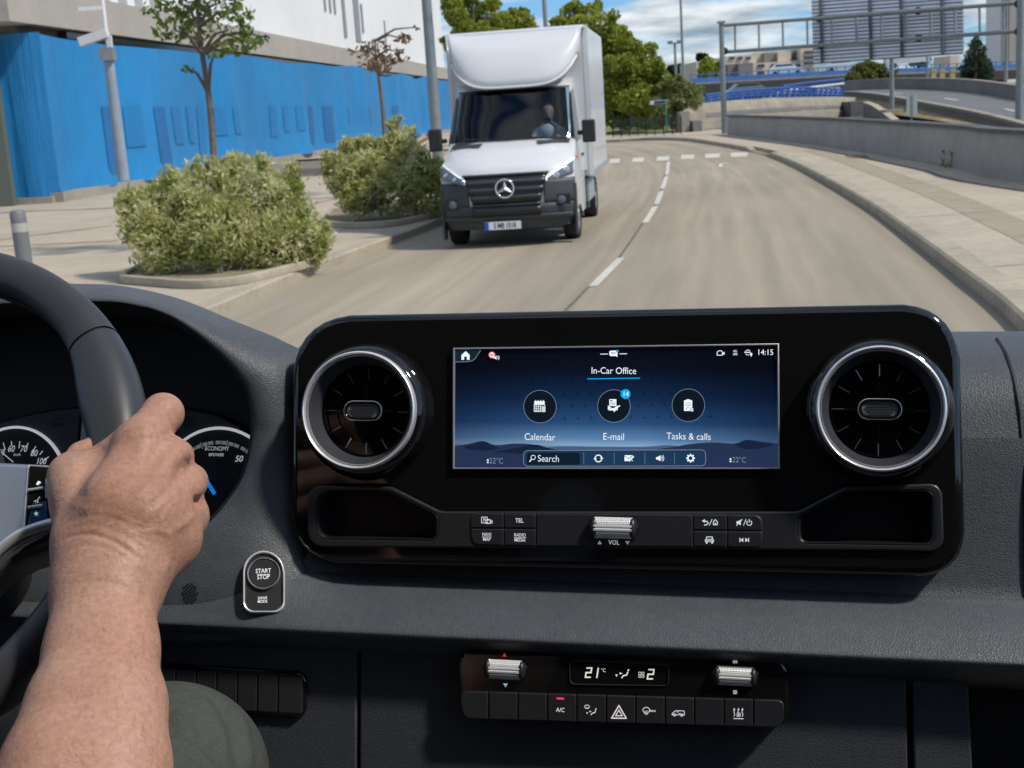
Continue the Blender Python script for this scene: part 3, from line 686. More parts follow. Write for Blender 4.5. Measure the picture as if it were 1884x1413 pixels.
# dark bumper, grille, lamps
def front_patch(name, z0, z1, a0_, a1_, out, mat, nz_=6, ns_=18, par=None, tp=1.0):
    rr = []
    for a in range(nz_ + 1):
        z = z0 + (z1 - z0) * a / nz_; s0, s1 = [q * (tp + (1 - tp) * a / nz_) for q in (a0_, a1_)]
        k = next((i for i in range(len(PROF) - 1) if PROF[i][1] <= z <= PROF[i + 1][1]), 0)
        f_ = min(max((z - PROF[k][1]) / (PROF[k + 1][1] - PROF[k][1]), 0), 1)
        rr.append([fp(k, s0 + (s1 - s0) * b / ns_, out).lerp(fp(k + 1, s0 + (s1 - s0) * b / ns_, out), f_) for b in range(ns_ + 1)])
    m = MB().grid(rr); 
    o = m.build(name, mat, par or TR, 45); sd = o.modifiers.new('s', 'SOLIDIFY'); sd.thickness = .03; sd.offset = -1; return o
front_patch('bumper', .22, .62, -1.0, 1.0, .03, M_bump)
front_patch('bumper', .622, .97, -1.0, -.56, .028, M_bump); front_patch('bumper', .622, .97, .56, 1.0, .028, M_bump)
front_patch('bumper_ledge', .40, .46, -.95, .95, .07, M_bump, 3)
for sx in (-1, 1):
    m = MB(); 
    for z in (.25, .5, .75): m.box((sx * 1.0, .33, z), (.03, .22, .24))
    m.build('bumper_side', M_bump, TR)
front_patch('lower_intake', .47, .585, -.50, .50, .075, M_grille, 2)
gr = front_patch('grille', .64, 1.06, -.62, .62, .035, M_grille, tp=.80)
for i in range(3): front_patch('grille_slat', .715 + i * .115, .768 + i * .115, -.52 - .035 * i, .52 + .035 * i, .062, M_slat, 2, par=gr)
front_patch('grille_surround', 1.055, 1.085, -.635, .635, .05, M_slat, 1); front_patch('grille_surround', .615, .645, -.50, .50, .05, M_slat, 1)
em = thing('x', None, None); bpy.data.objects.remove(em)
Mr = Matrix.Translation((0, -.085, .87)) @ Matrix.Rotation(R_(90), 4, 'X')
o = MB().lathe([(.132 + .015 * math.cos(a), .015 * math.sin(a)) for a in [k * math.pi / 4 for k in range(8)]], 32, closed=True).build('emblem', M_chrome, TR, 60, M=Mr)
st = MB()
for k_ in range(3):
    a = R_(90 + 120 * k_); b1, b2 = a + R_(60), a - R_(60); st.add([(.132 * math.cos(a), .132 * math.sin(a), .0), (.033 * math.cos(b1), .032 * math.sin(b1), 0), (0, 0, .03), (.033 * math.cos(b2), .033 * math.sin(b2), 0)], [(0, 1, 2), (0, 2, 3)])
st.build('star', pbr('star_metal', (.6, .6, .6), .45, .5), o, M=Mr)
M_lamp = pbr('headlamp_glass', (.10, .13, .18), .08, coat=1); M_drl = pbr('running_light', (.9, .9, .85), .3, emit=((1, .96, .85), .6))
for sx in (-1, 1):
    rr = []
    for a in range(5):
        f_ = a / 4; lo = .96; 
        row = []
        for b in range(9):
            g_ = b / 8; s = sx * (.60 + .385 * g_); z0_, z1_ = .925 + .10 * g_, 1.0 + .235 * g_
            z = z0_ + (z1_ - z0_) * f_
            k = next(i for i in range(len(PROF) - 1) if PROF[i][1] <= z <= PROF[i + 1][1]); ff = (z - PROF[k][1]) / (PROF[k + 1][1] - PROF[k][1])
            row.append(fp(k, s, .022).lerp(fp(k + 1, s, .022), ff))
        rr.append(row)
    hl = MB().grid(rr).build('headlight', M_lamp, TR, 50); sd = hl.modifiers.new('s', 'SOLIDIFY'); sd.thickness = .03
    MB().tube([p + V((0, -.012, -.01)) for p in rr[4]] , .016, 6).tube([rr[a][0] + V((0, -.012, 0)) for a in (1, 2, 3, 4)], .014, 6).build('running_light', M_drl, hl)
    for g_ in (3, 6):
        p = rr[2][g_] + V((0, -.02, -.01)); MB().lathe([(.001, .015), (.035, .012), (.05, 0)], 16).build('lens', M_chrome, hl, 60, M=Matrix.Translation(p) @ Matrix.Rotation(R_(90), 4, 'X'))
    p = fp(2, sx * .80, .05); MB().lathe([(.001, .01), (.05, .012), (.065, 0)], 18).build('fog_light', M_lamp, TR, 60, M=Matrix.Translation((p.x, p.y, .66)) @ Matrix.Rotation(R_(90), 4, 'X'))
    MB().box((p.x, p.y + .005, .66), (.26, .02, .15)).build('fog_light_recess', M_grille, TR)
# licence plate
pl_ = MB().box((-.06, -.095, .335), (.54, .012, .115)).build('licence_plate', pbr('plate_white', (.72, .73, .74), .4), TR)
MB().box((-.30, -.1025, .335), (.06, .004, .113)).build('country_strip', pbr('plate_blue', (.02, .08, .5), .4), pl_)
me = textmesh('S MB 1518', .105, .72, 0, .02); me.transform(Matrix.Translation((-.03, -.1025, .332)) @ Matrix.Rotation(R_(90), 4, 'X')); link('lettering', me, M_black, pl_)
# wheels
def wheel(x, y, wd=.235, r=.36):
    s = 1 if x > 0 else -1
    t = MB().lathe([(r - .06, -wd / 2), (r - .02, -wd / 2), (r, -wd / 2 + .03), (r, wd / 2 - .03), (r - .02, wd / 2), (r - .06, wd / 2), (r - .11, wd / 2 - .02)], 36).build('wheel', M_black, TR, 40, M=Matrix.Translation((x, y, r)) @ Matrix.Rotation(R_(90) * s, 4, 'Y'))
    MB().lathe([(r - .11, wd / 2 - .02), (r - .15, wd / 2 - .05), (.12, wd / 2 - .07), (.10, wd / 2 - .01), (.001, wd / 2)], 28).build('rim', pbr('wheel_silver', (.45, .46, .47), .4, .7) if 'wheel_silver' not in bpy.data.materials else bpy.data.materials['wheel_silver'], t, 40, M=Matrix.Translation((x, y, r)) @ Matrix.Rotation(R_(90) * s, 4, 'Y'))
for x in (-.88, .88): wheel(x, .92)
for x in (-.90, .90): wheel(x, 4.7); wheel(x * .70, 4.7)
MB().box((0, 3.6, .55), (.85, 5.4, .18)).box((0, 1.0, .40), (1.3, .9, .3)).build('chassis', M_black, TR)
# cargo box, side skirts, deflector
bx = MB().box((0, 4.55, 2.05), (2.26, 4.3, 2.40)).build('cargo_box', M_box, TR); md = bx.modifiers.new('b', 'BEVEL'); md.width = .05; md.segments = 4; smooth_by_angle(bx)
for sx in (-1, 1):
    MB().box((sx * 1.115, 2.43, 2.05), (.07, .09, 2.38)).build('corner_post', M_van, bx)
    MB().box((sx * 1.105, 4.55, .885), (.07, 4.2, .10)).build('side_rail', pbr('alu', (.5, .52, .54), .4, .6) if sx < 0 else bpy.data.materials['alu'], bx)
    MB().box((sx * 1.03, 3.1, .62), (.04, 1.35, .36)).build('side_skirt', pbr('skirt_blue_grey', (.28, .33, .37), .5) if sx < 0 else bpy.data.materials['skirt_blue_grey'], TR)
    MB().box((sx * 1.0, 2.62, .60), (.06, .35, .55)).build('mud_guard', M_bump, TR)
df = []
for a in range(13):
    f_ = a / 12; y = 1.50 + .86 * f_ ** 1.35 ; z = 2.33 + .87 * math.sin(f_ * math.pi / 2) ** .92
    row = []
    for b in range(25):
        s = -1 + b / 12; hw = 1.0 + .12 * f_ ** .8; lift = .42 * (1 - f_) ** 1.1 * abs(s) ** 4.5
        row.append(V((s * hw, y + .42 * abs(s) ** 4 * (1 - f_ * .8), min(z + lift, 3.215))))
    df.append(row)
m = MB().grid(df)
for e in (0, 24): m.grid([[r[e], V((r[e].x * 1.0, 2.41, r[e].z))] for r in df])
o = m.build('wind_deflector', M_van, TR, 35); sd = o.modifiers.new('s', 'SOLIDIFY'); sd.thickness = .02
rm = MB().tube([V((p.x, p.y - .01, p.z)) for p in df[0]], .022, 8).build('deflector_lip', M_van, o, 60)
MB().box((0, 2.375, 2.05), (2.1, .05, 2.2)).build('box_front_wall', M_van, bx)

# truck driver behind the windscreen
M_skin = pbr('skin_far', (.40, .25, .18), .55)
DR = thing('person', 'bearded driver in a white t-shirt at the wheel of the white truck', 'person', TRM @ V((.53, 1.66, 1.16)), yaw)
P, Q = sdf_mesh([((0, .02, .10), (0, .0, .42), .17, .19), ((-.13, 0, .44), (.13, 0, .44), .09, .09), ((0, 0, .5), (0, -.02, .60), .06, .06), ((0, -.03, .70), (0, -.04, .78), .085, .095), ((0, -.10, .65), (0, -.09, .70), .05, .05), ((0, -.14, .73), (0, -.13, .75), .018, .015),
                 ((-.20, 0, .44), (-.26, -.12, .26), .06, .05), ((-.26, -.12, .26), (-.17, -.40, .36), .045, .038), ((.20, 0, .44), (.27, -.12, .26), .06, .05), ((.27, -.12, .26), (.17, -.40, .36), .045, .038), ((-.17, -.40, .36), (-.16, -.44, .38), .042, .038), ((.17, -.40, .36), (.16, -.44, .38), .042, .038), ((-.1, 0, .06), (-.15, -.40, .04), .09, .08), ((.1, 0, .06), (.15, -.40, .04), .09, .08)], .02, .04)
np_mesh('body', P, Q, M_skin, DR)
P, Q = sdf_mesh([((0, .02, .08), (0, .0, .42), .185, .20), ((-.14, 0, .44), (.14, 0, .44), .095, .095), ((-.20, 0, .44), (-.24, -.07, .34), .075, .07), ((.20, 0, .44), (.24, -.07, .34), .075, .07)], .02, .04)
np_mesh('shirt', P, Q, pbr('white_shirt', (.62, .64, .66), .8), DR)
P, Q = sdf_mesh([((0, .0, .79), (0, -.01, .81), .098, .09), ((0, .03, .72), (0, .03, .78), .07, .08)], .015, .03)
np_mesh('hair', P, Q, pbr('dark_hair', (.02, .016, .013), .7), DR)
P, Q = sdf_mesh([((0, -.09, .645), (0, -.10, .66), .056, .05)], .012, .03); np_mesh('beard', P, Q, bpy.data.materials['dark_hair'], DR)
# ------------------------------------------------------------------ right: retaining wall, ramp, bridge, gantry, far town
wt = thing('retaining_wall', 'long grey concrete parapet wall along the right pavement', 'wall', WB[-3])
wp = [V((p.x, p.y, 0)) for p in catmull([WB[0], WB[1], *WB[2:]], 8)]
w_o = offs(wp, .28); rows = []
o0 = wt.location.copy()
for a, b in zip(wp, w_o): rows.append([V((a.x, a.y, -.05)) - o0 + V((-.0, 0, 0)), V((a.x + .02, a.y, .98)) - o0, V((b.x, b.y, .98)) - o0, V((b.x, b.y, -1)) - o0])
M_wall = pbr('wall_grey', (.31, .305, .29), .85, var=[(.25, .10), (2.2, .10), (12, .06)], bump=(20, .25, .004))
MB().grid(rows).build('wall', M_wall, wt, 30)
ci, co = offs(wp, -.04), offs(wp, .32)
MB().grid([[V((a.x, a.y, .985)) - o0, V((a.x, a.y, 1.06)) - o0, V((b.x, b.y, 1.06)) - o0, V((b.x, b.y, .985)) - o0, V((a.x, a.y, .985)) - o0] for a, b in zip(ci, co)]).build('coping', pbr('coping_dark', (.09, .09, .09), .8, var=(2, .15)), wt)
wd = MB(); g = np.random.default_rng(4)                                # dry weeds against the wall
for u, v in ((1745, 300), (1757, 303)):
    c = gnd(u, v + 4, .15)
    for k in range(16):
        a = g.uniform(0, 6.28); h = g.uniform(.08, .38); e = V((math.cos(a) * h * .5, math.sin(a) * h * .3, h)); n = V((.02, 0, 0)); p = c + V((g.uniform(-.3, .3), -.15, 0))
        wd.quad(p - n, p + n, p + e + n * .3, p + e - n * .3)
        if k % 4 == 0: wd.quad(p + e + V((-.05, 0, 0)), p + e + V((.05, 0, .02)), p + e + V((.04, 0, .07)), p + e + V((-.04, 0, .06)))
tag(wd.build('weeds', pbr('dry_weeds', (.28, .23, .07), .9)), 'dry yellow weeds growing at the foot of the grey wall', 'weeds', None, 'stuff')

# ramp road rising to the right, with low concrete walls
def chain(pts): return [at(u, v, d) for u, v, d in pts]
inner = chain([(1960, 262, 44), (1884, 239, 48), (1800, 216, 56), (1740, 203, 64), (1680, 191, 74), (1620, 179, 86), (1575, 173.5, 96), (1545, 172.5, 104)])
outer = chain([(1990, 200, 62), (1884, 187, 70), (1840, 179, 76), (1780, 170, 84), (1720, 165.5, 92), (1650, 164, 100), (1600, 164.5, 106), (1550, 167, 114)])
rs, ro = resample(inner, 30), resample(outer, 30)
rr = MB(); rr.grid([[a.lerp(b, j / 6) for j in range(7)] for a, b in zip(rs, ro)])
tag(rr.build('ramp_road', M_asph), kind='structure')
mk = MB()
for f0, f1 in ((.055, .085), (.90, .94)): mk.grid([[a.lerp(b, f0) + V((0, 0, .012)), a.lerp(b, f1) + V((0, 0, .012))] for a, b in zip(rs, ro)])
for i0, i1 in ((4, 6), (11, 14), (19, 22)): mk.grid([[rs[i].lerp(ro[i], .47) + V((0, 0, .012)), rs[i].lerp(ro[i], .51) + V((0, 0, .012))] for i in range(i0, i1)])
tag(mk.build('ramp_markings', M_paint), kind='structure')
def lowwall(name, label, pts, h, base, mat, th=.3):
    t = thing(name, label, 'wall', pts[0]); o_ = pts[0]; q = offs(pts, th); q = [V((p.x, p.y, a.z)) for p, a in zip(q, pts)]
    MB().grid([[V((a.x, a.y, base)) - o_, a + V((0, 0, h)) - o_, b + V((0, 0, h)) - o_, V((b.x, b.y, base)) - o_] for a, b in zip(pts, q)]).build('wall', mat, t, 30)
    MB().grid([[V((a.x - .03, a.y - .03, a.z + h + .005)) - o_, V((a.x - .03, a.y - .03, a.z + h + .07)) - o_, V((b.x, b.y, b.z + h + .07)) - o_, V((b.x, b.y, b.z + h + .005)) - o_] for a, b in zip(pts, q)]).build('coping', M_conc, t, 30)
lowwall('ramp_wall', 'low concrete wall along the near side of the rising ramp road', offs([p.copy() for p in rs], .1), .12, -.02, M_conc_d)
lowwall('ramp_wall', 'low grey concrete wall along the far side of the ramp road', ro, .75, -.02, M_conc_d)
em = MB(); lo_ = [V((p.x - 1.5 - .02 * i, p.y - 4, 0)) for i, p in enumerate(rs)]
em.grid([[V((a.x, a.y, a.z - .25)) + V((-.02, -.05, 0)), V((a.x - 1.2, a.y - 3.0, max(.02, a.z * .25)))] for a in rs])
tag(em.build('embankment', pbr('dry_grass_bank', (.26, .20, .10), .95, var=[(.3, .25), (2, .2)])), kind='structure')
# concrete bridge over the underpass
bt = thing('road_bridge', 'weathered concrete bridge deck with a curved end, crossing above the underpass', 'bridge', at(1258, 243, 72))
o_ = bt.location.copy()
top = chain([(1258, 203, 72), (1272, 196, 72.6), (1300, 192.5, 73.5), (1360, 188, 76), (1420, 184.5, 79), (1480, 182.5, 83), (1540, 182, 88), (1575, 183, 92)])
bot = chain([(1258, 216, 72), (1272, 222, 72.6), (1300, 219, 73.5), (1360, 214, 76), (1420, 209, 79), (1480, 205, 83), (1540, 202, 88), (1575, 203, 92)])
bk = [p + V((.8, 3.0, .12)) for p in top]
MB().grid([[b - o_, b.lerp(a, .45) - o_, a - o_ + V((0, .25, 0)), k - o_, k - o_ - V((0, 0, 2.2))] for a, b, k in zip(top, bot, bk)]).build('deck', pbr('bridge_concrete', (.29, .26, .20), .9, var=[(.15, .2), (1.2, .18), (6, .1)]), bt, 30)
led = [p + V((0, -.35, 0)) for p in bot]
MB().grid([[b + V((0, -.35, -.55)) - o_, b + V((0, -.35, -.05)) - o_, b + V((0, .1, .0)) - o_, b + V((0, .1, -.9)) - o_, b + V((0, -.35, -.55)) - o_] for b in bot[1:]]).build('ledge', M_conc, bt, 30)
MB().grid([[b + V((0, -.03, .12)) - o_, b.lerp(a, .42) + V((0, -.03, 0)) - o_] for a, b in zip(top[2:], bot[2:])]).build('lower_dark_band', M_conc_d, bt)  # darker concrete band along the lower part of the deck front
q = [at(1256, 205, 71.8), at(1262, 243, 71.8)]
def pier(u0, u1, v0, v1, d, dep, mat, par, org, name='pier'):
    a, b = at(u0, v1, d), at(u1, v1, d); z0, z1 = 0, at((u0 + u1) / 2, v0, d).z
    MB().box(((a.x + b.x) / 2 - org.x, (a.y + b.y) / 2 + dep / 2 - org.y, (z0 + z1) / 2 - org.z), (b.x - a.x, dep, z1 - z0)).build(name, mat, par)
pier(1253, 1270, 205, 245, 71.5, 2.0, M_conc, bt, o_); pier(1276, 1292, 222, 245, 71, 1.5, M_conc_d, bt, o_)
pier(1566, 1604, 186, 222, 87, 5, pbr('pier_grey', (.13, .13, .125), .9, var=(1.2, .25)), bt, o_, 'abutment')
# sloping wing wall and dark underpass
ww = thing('wing_wall', 'sloping concrete wing wall beside the underpass', 'wall', at(1590, 186, 85)); o2 = ww.location.copy()
A = chain([(1588, 190, 84), (1604, 196, 80), (1622, 208, 74), (1642, 224, 69)])
MB().grid([[V((p.x, p.y, -.5)) - o2, p - o2, p + V((.45, .6, .02)) - o2, V((p.x + .45, p.y + .6, -.5)) - o2] for p in A]).build('wall', M_conc_d, ww)
MB().grid([[p + V((-.05, -.08, .01)) - o2, p + V((-.05, -.08, .09)) - o2, p + V((.6, .75, .09)) - o2] for p in A]).build('coping', pbr('coping_pale', (.36, .31, .24), .9), ww)
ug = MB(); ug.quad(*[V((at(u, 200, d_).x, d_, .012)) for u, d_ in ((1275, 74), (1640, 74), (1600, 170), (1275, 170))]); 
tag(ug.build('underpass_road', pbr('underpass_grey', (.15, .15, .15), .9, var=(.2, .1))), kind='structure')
def car(label, u, v, d, ln, col, rz, cat='car', h=1.45):
    c = at(u, v, d); c.z = 0 if c.z < .8 else c.z; t = thing('car', label, cat, c, rz, 'far cars')
    pr = [(-.5, .22), (-.5, .55), (-.40, .62), (-.27, .98), (.14, 1.0), (.30, .66), (.48, .58), (.5, .24)]
    m = MB(); n = len(pr); 
    for sx, wv in ((-1, .0), (1, .0)): pass
    vs_ = [(x * ln, -.85 + (.12 if z > .8 else 0), z * h) for x, z in pr] + [(x * ln, .85 - (.12 if z > .8 else 0), z * h) for x, z in pr]
    m.add(vs_, [tuple(range(n)), tuple(range(2 * n - 1, n - 1, -1))] + [(i, i + n, (i + 1) % n + n, (i + 1) % n) for i in range(n)])
    m.build('body', pbr('car_paint', col, .3, coat=.5), t)
    MB().add([(x * ln, y, z * h) for y in (-.80, .80) for x, z in ((-.385, .65), (-.265, .94), (.13, .96), (.27, .68))], [(0, 1, 2, 3), (7, 6, 5, 4), (3, 2, 6, 7), (0, 4, 5, 1)]).build('window', M_sideg, t)
    for x in (-.31, .31):
        for y in (-.82, .82): MB().lathe([(.001, -.1), (.31, -.1), (.31, .1), (.001, .1)], 14, (0, 0, 0)).build('wheel', M_black, t, 40, M=Matrix.Translation((x * ln, y, .31)) @ Matrix.Rotation(R_(90), 4, 'X'))
car('white car parked in the shade under the concrete bridge', 1502, 214, 110, 4.3, (.6, .6, .62), .2)
car('dark grey car beyond the blue railings under the viaduct', 1378, 182, 120, 4.4, (.10, .12, .15), .1)
car('pale car in the underpass behind the small green verge', 1448, 219, 105, 4.2, (.55, .56, .6), .1)
M_bark2 = M_bark
tag(leaves('grass_verge', [(*at(1450, 224, 95), 2.0, 1.2, .35)], 700, .3, leafmat('verge_green', (.07, .10, .02), (.13, .17, .03), (.2, .22, .06)), None, 8), kind='stuff')
# blue railing on the bridge
M_rail = pbr('blue_railing_paint', (.018, .09, .32), .4, var=(3, .1))
rt_ = thing('bridge_railing', 'blue steel railing with thick angled posts on top of the concrete bridge', 'railing', at(1300, 190, 76)); o3 = rt_.location.copy()
base = resample(chain([(1300, 190, 76), (1380, 182, 80), (1460, 179, 85), (1545, 181, 92)]), 22)
topr = resample(chain([(1297, 175, 76), (1380, 166, 80), (1460, 161, 85), (1545, 164, 92)]), 22)
for f0 in (.35, .68, 1.0): MB().tube([a.lerp(b, f0) - o3 for a, b in zip(base, topr)], .06 if f0 < 1 else .08, 6).build('rail', M_rail, rt_, 50)
for a, b in zip(base, topr):
    m = MB(); t_ = V((.16, 0, 0)); m.add([a - t_ - o3, a + t_ - o3, b + t_ * .6 - o3 + V((.1, 0, 0)), b - t_ * .2 - o3 + V((.1, 0, 0)), a - t_ - o3 + V((0, .5, 0)), a + t_ - o3 + V((0, .5, 0)), b + t_ * .6 - o3 + V((.1, .12, 0)), b - t_ * .2 - o3 + V((.1, .12, 0))], [(0, 1, 2, 3), (7, 6, 5, 4), (0, 3, 7, 4), (1, 5, 6, 2), (3, 2, 6, 7)])
    m.build('post', M_rail, rt_)
# guard rail where the ramp meets the bridge
t = thing('guard_rail', 'white and blue guard rail curving up from the bridge to the ramp', 'railing', at(1500, 165, 95)); o4 = t.location.copy()
gp = chain([(1440, 168, 92), (1500, 160, 96), (1552, 154, 100)])
for dz in (0, .35): MB().tube([p + V((0, 0, dz)) - o4 for p in catmull(gp, 5)], .1, 6).build('rail', M_rail if dz else pbr('pale_rail', (.55, .6, .66), .5), t, 50)
for p in catmull(gp, 5)[::2]: MB().box(p + V((0, 0, -.2)) - o4, (.12, .12, 1.1)).build('post', M_rail, t)
# viaduct with a blue parapet
M_viad = pbr('viaduct_dark', (.035, .03, .032), .9); M_vblue = pbr('viaduct_blue', (.03, .12, .33), .55, var=[(.3, .15), (1.5, .1)])
vt = thing('viaduct', 'long dark viaduct with a bright blue parapet crossing the background', 'bridge', at(1300, 150, 150)); o5 = vt.location.copy()
vu = chain([(1270, 147.5, 148), (1400, 140, 152), (1500, 134.5, 156), (1562, 131, 159), (1700, 127.5, 166), (1800, 124, 171), (1884, 120, 176), (2000, 114, 182)])
def strip_(lo, hi, name, mat, th, par, org):
    MB().grid([[p + V((0, 0, lo)) - org, p + V((0, 0, hi)) - org, p + V((.3, th, hi)) - org, p + V((.3, th, lo)) - org, p + V((0, 0, lo)) - org] for p in vu]).build(name, mat, par, 30)
strip_(-1.75, -.55, 'deck', M_viad, 12, vt, o5); strip_(-.54, -.32, 'deck_edge', M_conc_d, 1.0, vt, o5); strip_(-.31, .18, 'parapet', M_vblue, .25, vt, o5)
strip_(.52, .62, 'top_rail', M_vblue, .12, vt, o5)
for p in resample(vu, 46): MB().box(p + V((0, .06, .36)) - o5, (.12, .1, .34)).build('parapet_post', M_vblue, vt)
for p in resample(vu, 9)[1:]: MB().box((p.x - o5.x + 1, p.y - o5.y + 6, (p.z - 1.76) / 2 - o5.z), (1.2, 5, p.z - 1.76)).build('pier', M_viad, vt)
car('white van driving along the blue viaduct behind the sign', 1668, 124.0, 169, 5.6, (.62, .63, .64), -.05, 'van', 2.2)
car('pale blue car driving on the viaduct left of the sign', 1445, 140, 158, 4.4, (.5, .6, .7), -.05)
car('light car on the viaduct beside the round green tree', 1548, 133, 163, 4.5, (.55, .6, .68), -.05)
# gantry with the back of a large slatted sign
def mid(u, v, d): return at(u, v, d)
gt = thing('sign_gantry', 'grey steel sign gantry carrying the back of a large slatted road sign', 'gantry', at(1333, 247, 64)); o6 = gt.location.copy()
d1, d2 = 64.0, 54.0
def gd(u): return d1 + (d2 - d1) * (u - 1330) / (1876 - 1330)
A, B = at(1328, 45, d1), at(1333, 247, d1)
MB().tube([V((B.x, B.y, 0.1)) - o6, V((B.x, B.y, A.z)) - o6], [.145, .115], 12).box(V((B.x, B.y, A.z + .05)) - o6, (.34, .34, .1)).build('post', M_steel, gt, 50)
A2, B2 = at(1876, -14, d2), at(1875, 250, d2)
MB().tube([V((B2.x, B2.y, 0.1)) - o6, V((B2.x, B2.y, A2.z)) - o6], [.17, .14], 12).build('post', M_steel, gt, 50)
for (u0, v0, u1, v1) in ((1330, 47, 1880, 5), (1332, 96, 1880, 57)):
    MB().tube([at(u0, v0, gd(u0)) - o6, at(u1, v1, gd(u1)) - o6], .085, 8).build('beam', M_steel, gt, 50)
for u in (1352, 1396, 1440, 1485, 1530, 1575, 1621, 1667, 1712, 1757, 1802, 1846):
    f_ = (u - 1330) / 550; MB().tube([at(u, 46 - 42 * f_, gd(u)) - o6, at(u + 1, 96 - 40 * f_, gd(u)) - o6], .055, 6).build('strut', M_steel, gt, 50)
for u, v in ((1507, 34), (1689, 20), (1510, 84), (1690, 70), (1874, 7), (1874, 58), (1333, 94)):
    MB().lathe([(.001, -.10), (.16, -.07), (.18, 0), (.16, .07), (.001, .10)], 12).build('clamp', M_black, gt, 40, M=Matrix.Translation(at(u, v, gd(u) - .2) - o6) @ Matrix.Rotation(R_(90), 4, 'X'))
M_slat2 = pbr('sign_slat', (.78, .80, .84), .5, .2, var=(.6, .06)); M_slatd = pbr('sign_slat_dark', (.15, .20, .34), .55, .2)
c00, c10, c01, c11 = at(1492, -40, gd(1492) + .4), at(1772, -62, gd(1772) + .4), at(1497, 118, gd(1497) + .4), at(1774, 99, gd(1774) + .4)
m = MB(); n = 24; m2 = MB()
def sp_(f, g): return c00.lerp(c10, f).lerp(c01.lerp(c11, f), g)
for i in range(n):
    g0, g1 = i / n, (i + .62) / n; b_ = V((0, .10, 0))
    for tgt, ga, gb, dy in ((m, g0, g1, 0), (m2, g1, (i + 1) / n, .09)):
        p = [sp_(0, ga), sp_(1, ga), sp_(1, gb), sp_(0, gb)]; q = [x + V((0, dy, 0)) for x in p]; tgt.quad(*[x - o6 for x in q])
    tgt = m
    p = [sp_(0, g1), sp_(1, g1)]; m2.quad(*[x - o6 for x in (p[0], p[1], p[1] + b_, p[0] + b_)])
sg = m.build('sign_panel', M_slat2, gt); m2.build('slat_gap', M_slatd, sg)
for f_ in (.055, .395, .60, .86): MB().tube([sp_(f_, 0) - o6 + V((0, -.14, 0)), sp_(f_, .985) - o6 + V((0, -.14, 0))], .07, 6).build('bracket', pbr('bracket_dark', (.09, .10, .115), .6) if f_ < .1 else bpy.data.materials['bracket_dark'], gt, 50)
# poles and small signs
def pole(label, base, top, d, r, name='lamp_post', cat='lamp post', mat=M_steel, z0=None):
    A = at(*base, d); 
    if z0 is not None: A.z = z0
    z1 = at(*top, d).z; t = thing(name, label, cat, A); MB().tube([(0, 0, 0), (0, 0, z1 - A.z)], [r, r * .7], 10).build('pole', mat, t, 50); return t, z1 - A.z
t, h_ = pole('tall slim grey pole standing on a concrete foot beside the ramp wall', (1641, 206), (1638, -60), 66, .12, 'steel_pole', 'pole'); MB().box((0, 0, .06), (.9, .9, .14)).build('base', M_conc, t)
t, h_ = pole('grey column standing behind the far ramp wall', (1850, 165), (1842, -20), 88, .13, 'lamp_post'); 
t, h_ = pole('tall thin lamp column rising above the dark tree line', (1258, 160), (1251, -30), 130, .16, z0=0)
t, h_ = pole('shorter lamp column with a forked head near the tree line', (1244, 150), (1243, 80), 140, .18, z0=0)
MB().box((0, 0, h_), (1.3, .5, .12)).box((.5, 0, h_ + .15), (.5, .6, .25)).box((-.5, 0, h_ + .15), (.5, .6, .25)).build('lamp_head', M_steel, t)
t, h_ = pole('slim pale pole on the far side of the ramp below the sign', (1706, 151), (1706, 100), 112, .12, z0=1.0)
t, h_ = pole('grey lamp column rising behind the roof of the truck box', (1012, 190), (1004, -40), 70, .16, z0=.1)
t, h_ = pole('small blank road sign seen from behind, on a thin post by the ramp', (1677, 222), (1676, 182), 62, .035, 'road_sign', 'road sign')
pn = MB().box((0, -.06, h_ + .02 - .3), (.50, .03, .92)).build('panel', pbr('sign_back', (.40, .45, .45), .5, .2), t); MB().box((0, -.085, h_ - .28), (.12, .02, .9)).build('channel', M_steel, t)
A = at(1227, 245, 72); t = thing('street_sign', 'dark blue street name sign on a thin green post by the trees', 'street sign', (A.x, A.y, .1))
zt = at(1227, 187, 72).z - .1
MB().tube([(0, 0, 0), (0, 0, zt)], .045).build('post', pbr('green_post', (.05, .22, .17), .5), t)
pn = MB().box((-.42, 0, zt + .0), (.88, .05, .22)).build('panel', pbr('sign_frame', (.5, .55, .55), .5), t)
MB().box((-.32, -.03, zt), (.6, .02, .16)).build('name_plate', pbr('sign_navy', (.02, .04, .10), .5), pn)
# fence in front of the trees
fa, fb = gnd(1128, 252, .15), gnd(1254, 247, .15)
t = thing('mesh_fence', 'low dark green mesh fence in front of the dry grass and trees', 'fence', fa); dfn = fb - fa; o7 = fa
for i in range(9): MB().tube([dfn * (i / 8), dfn * (i / 8) + V((0, 0, .95))], .03, 6).build('post', M_black, t)
m = MB()
for i in range(90): p = dfn * (i / 89); m.box(p + V((0, 0, .5)), (.012, .012, .9))
for z in (.1, .5, .93): m.tube([V((0, 0, z)), dfn + V((0, 0, z))], .014, 5)
m.build('mesh_panel', pbr('fence_green', (.03, .06, .045), .7), t)
gm = MB(); gm.quad(*[V((x, y, z)) for x, y, z in ((2.1, 79.5, .1), (13.5, 79.5, .1), (13.5, 105, 1.6), (2.1, 105, 1.6))]); tag(gm.build('grass_slope', pbr('dry_grass', (.22, .21, .07), .95, var=[(.4, .3), (3, .2)])), kind='structure')

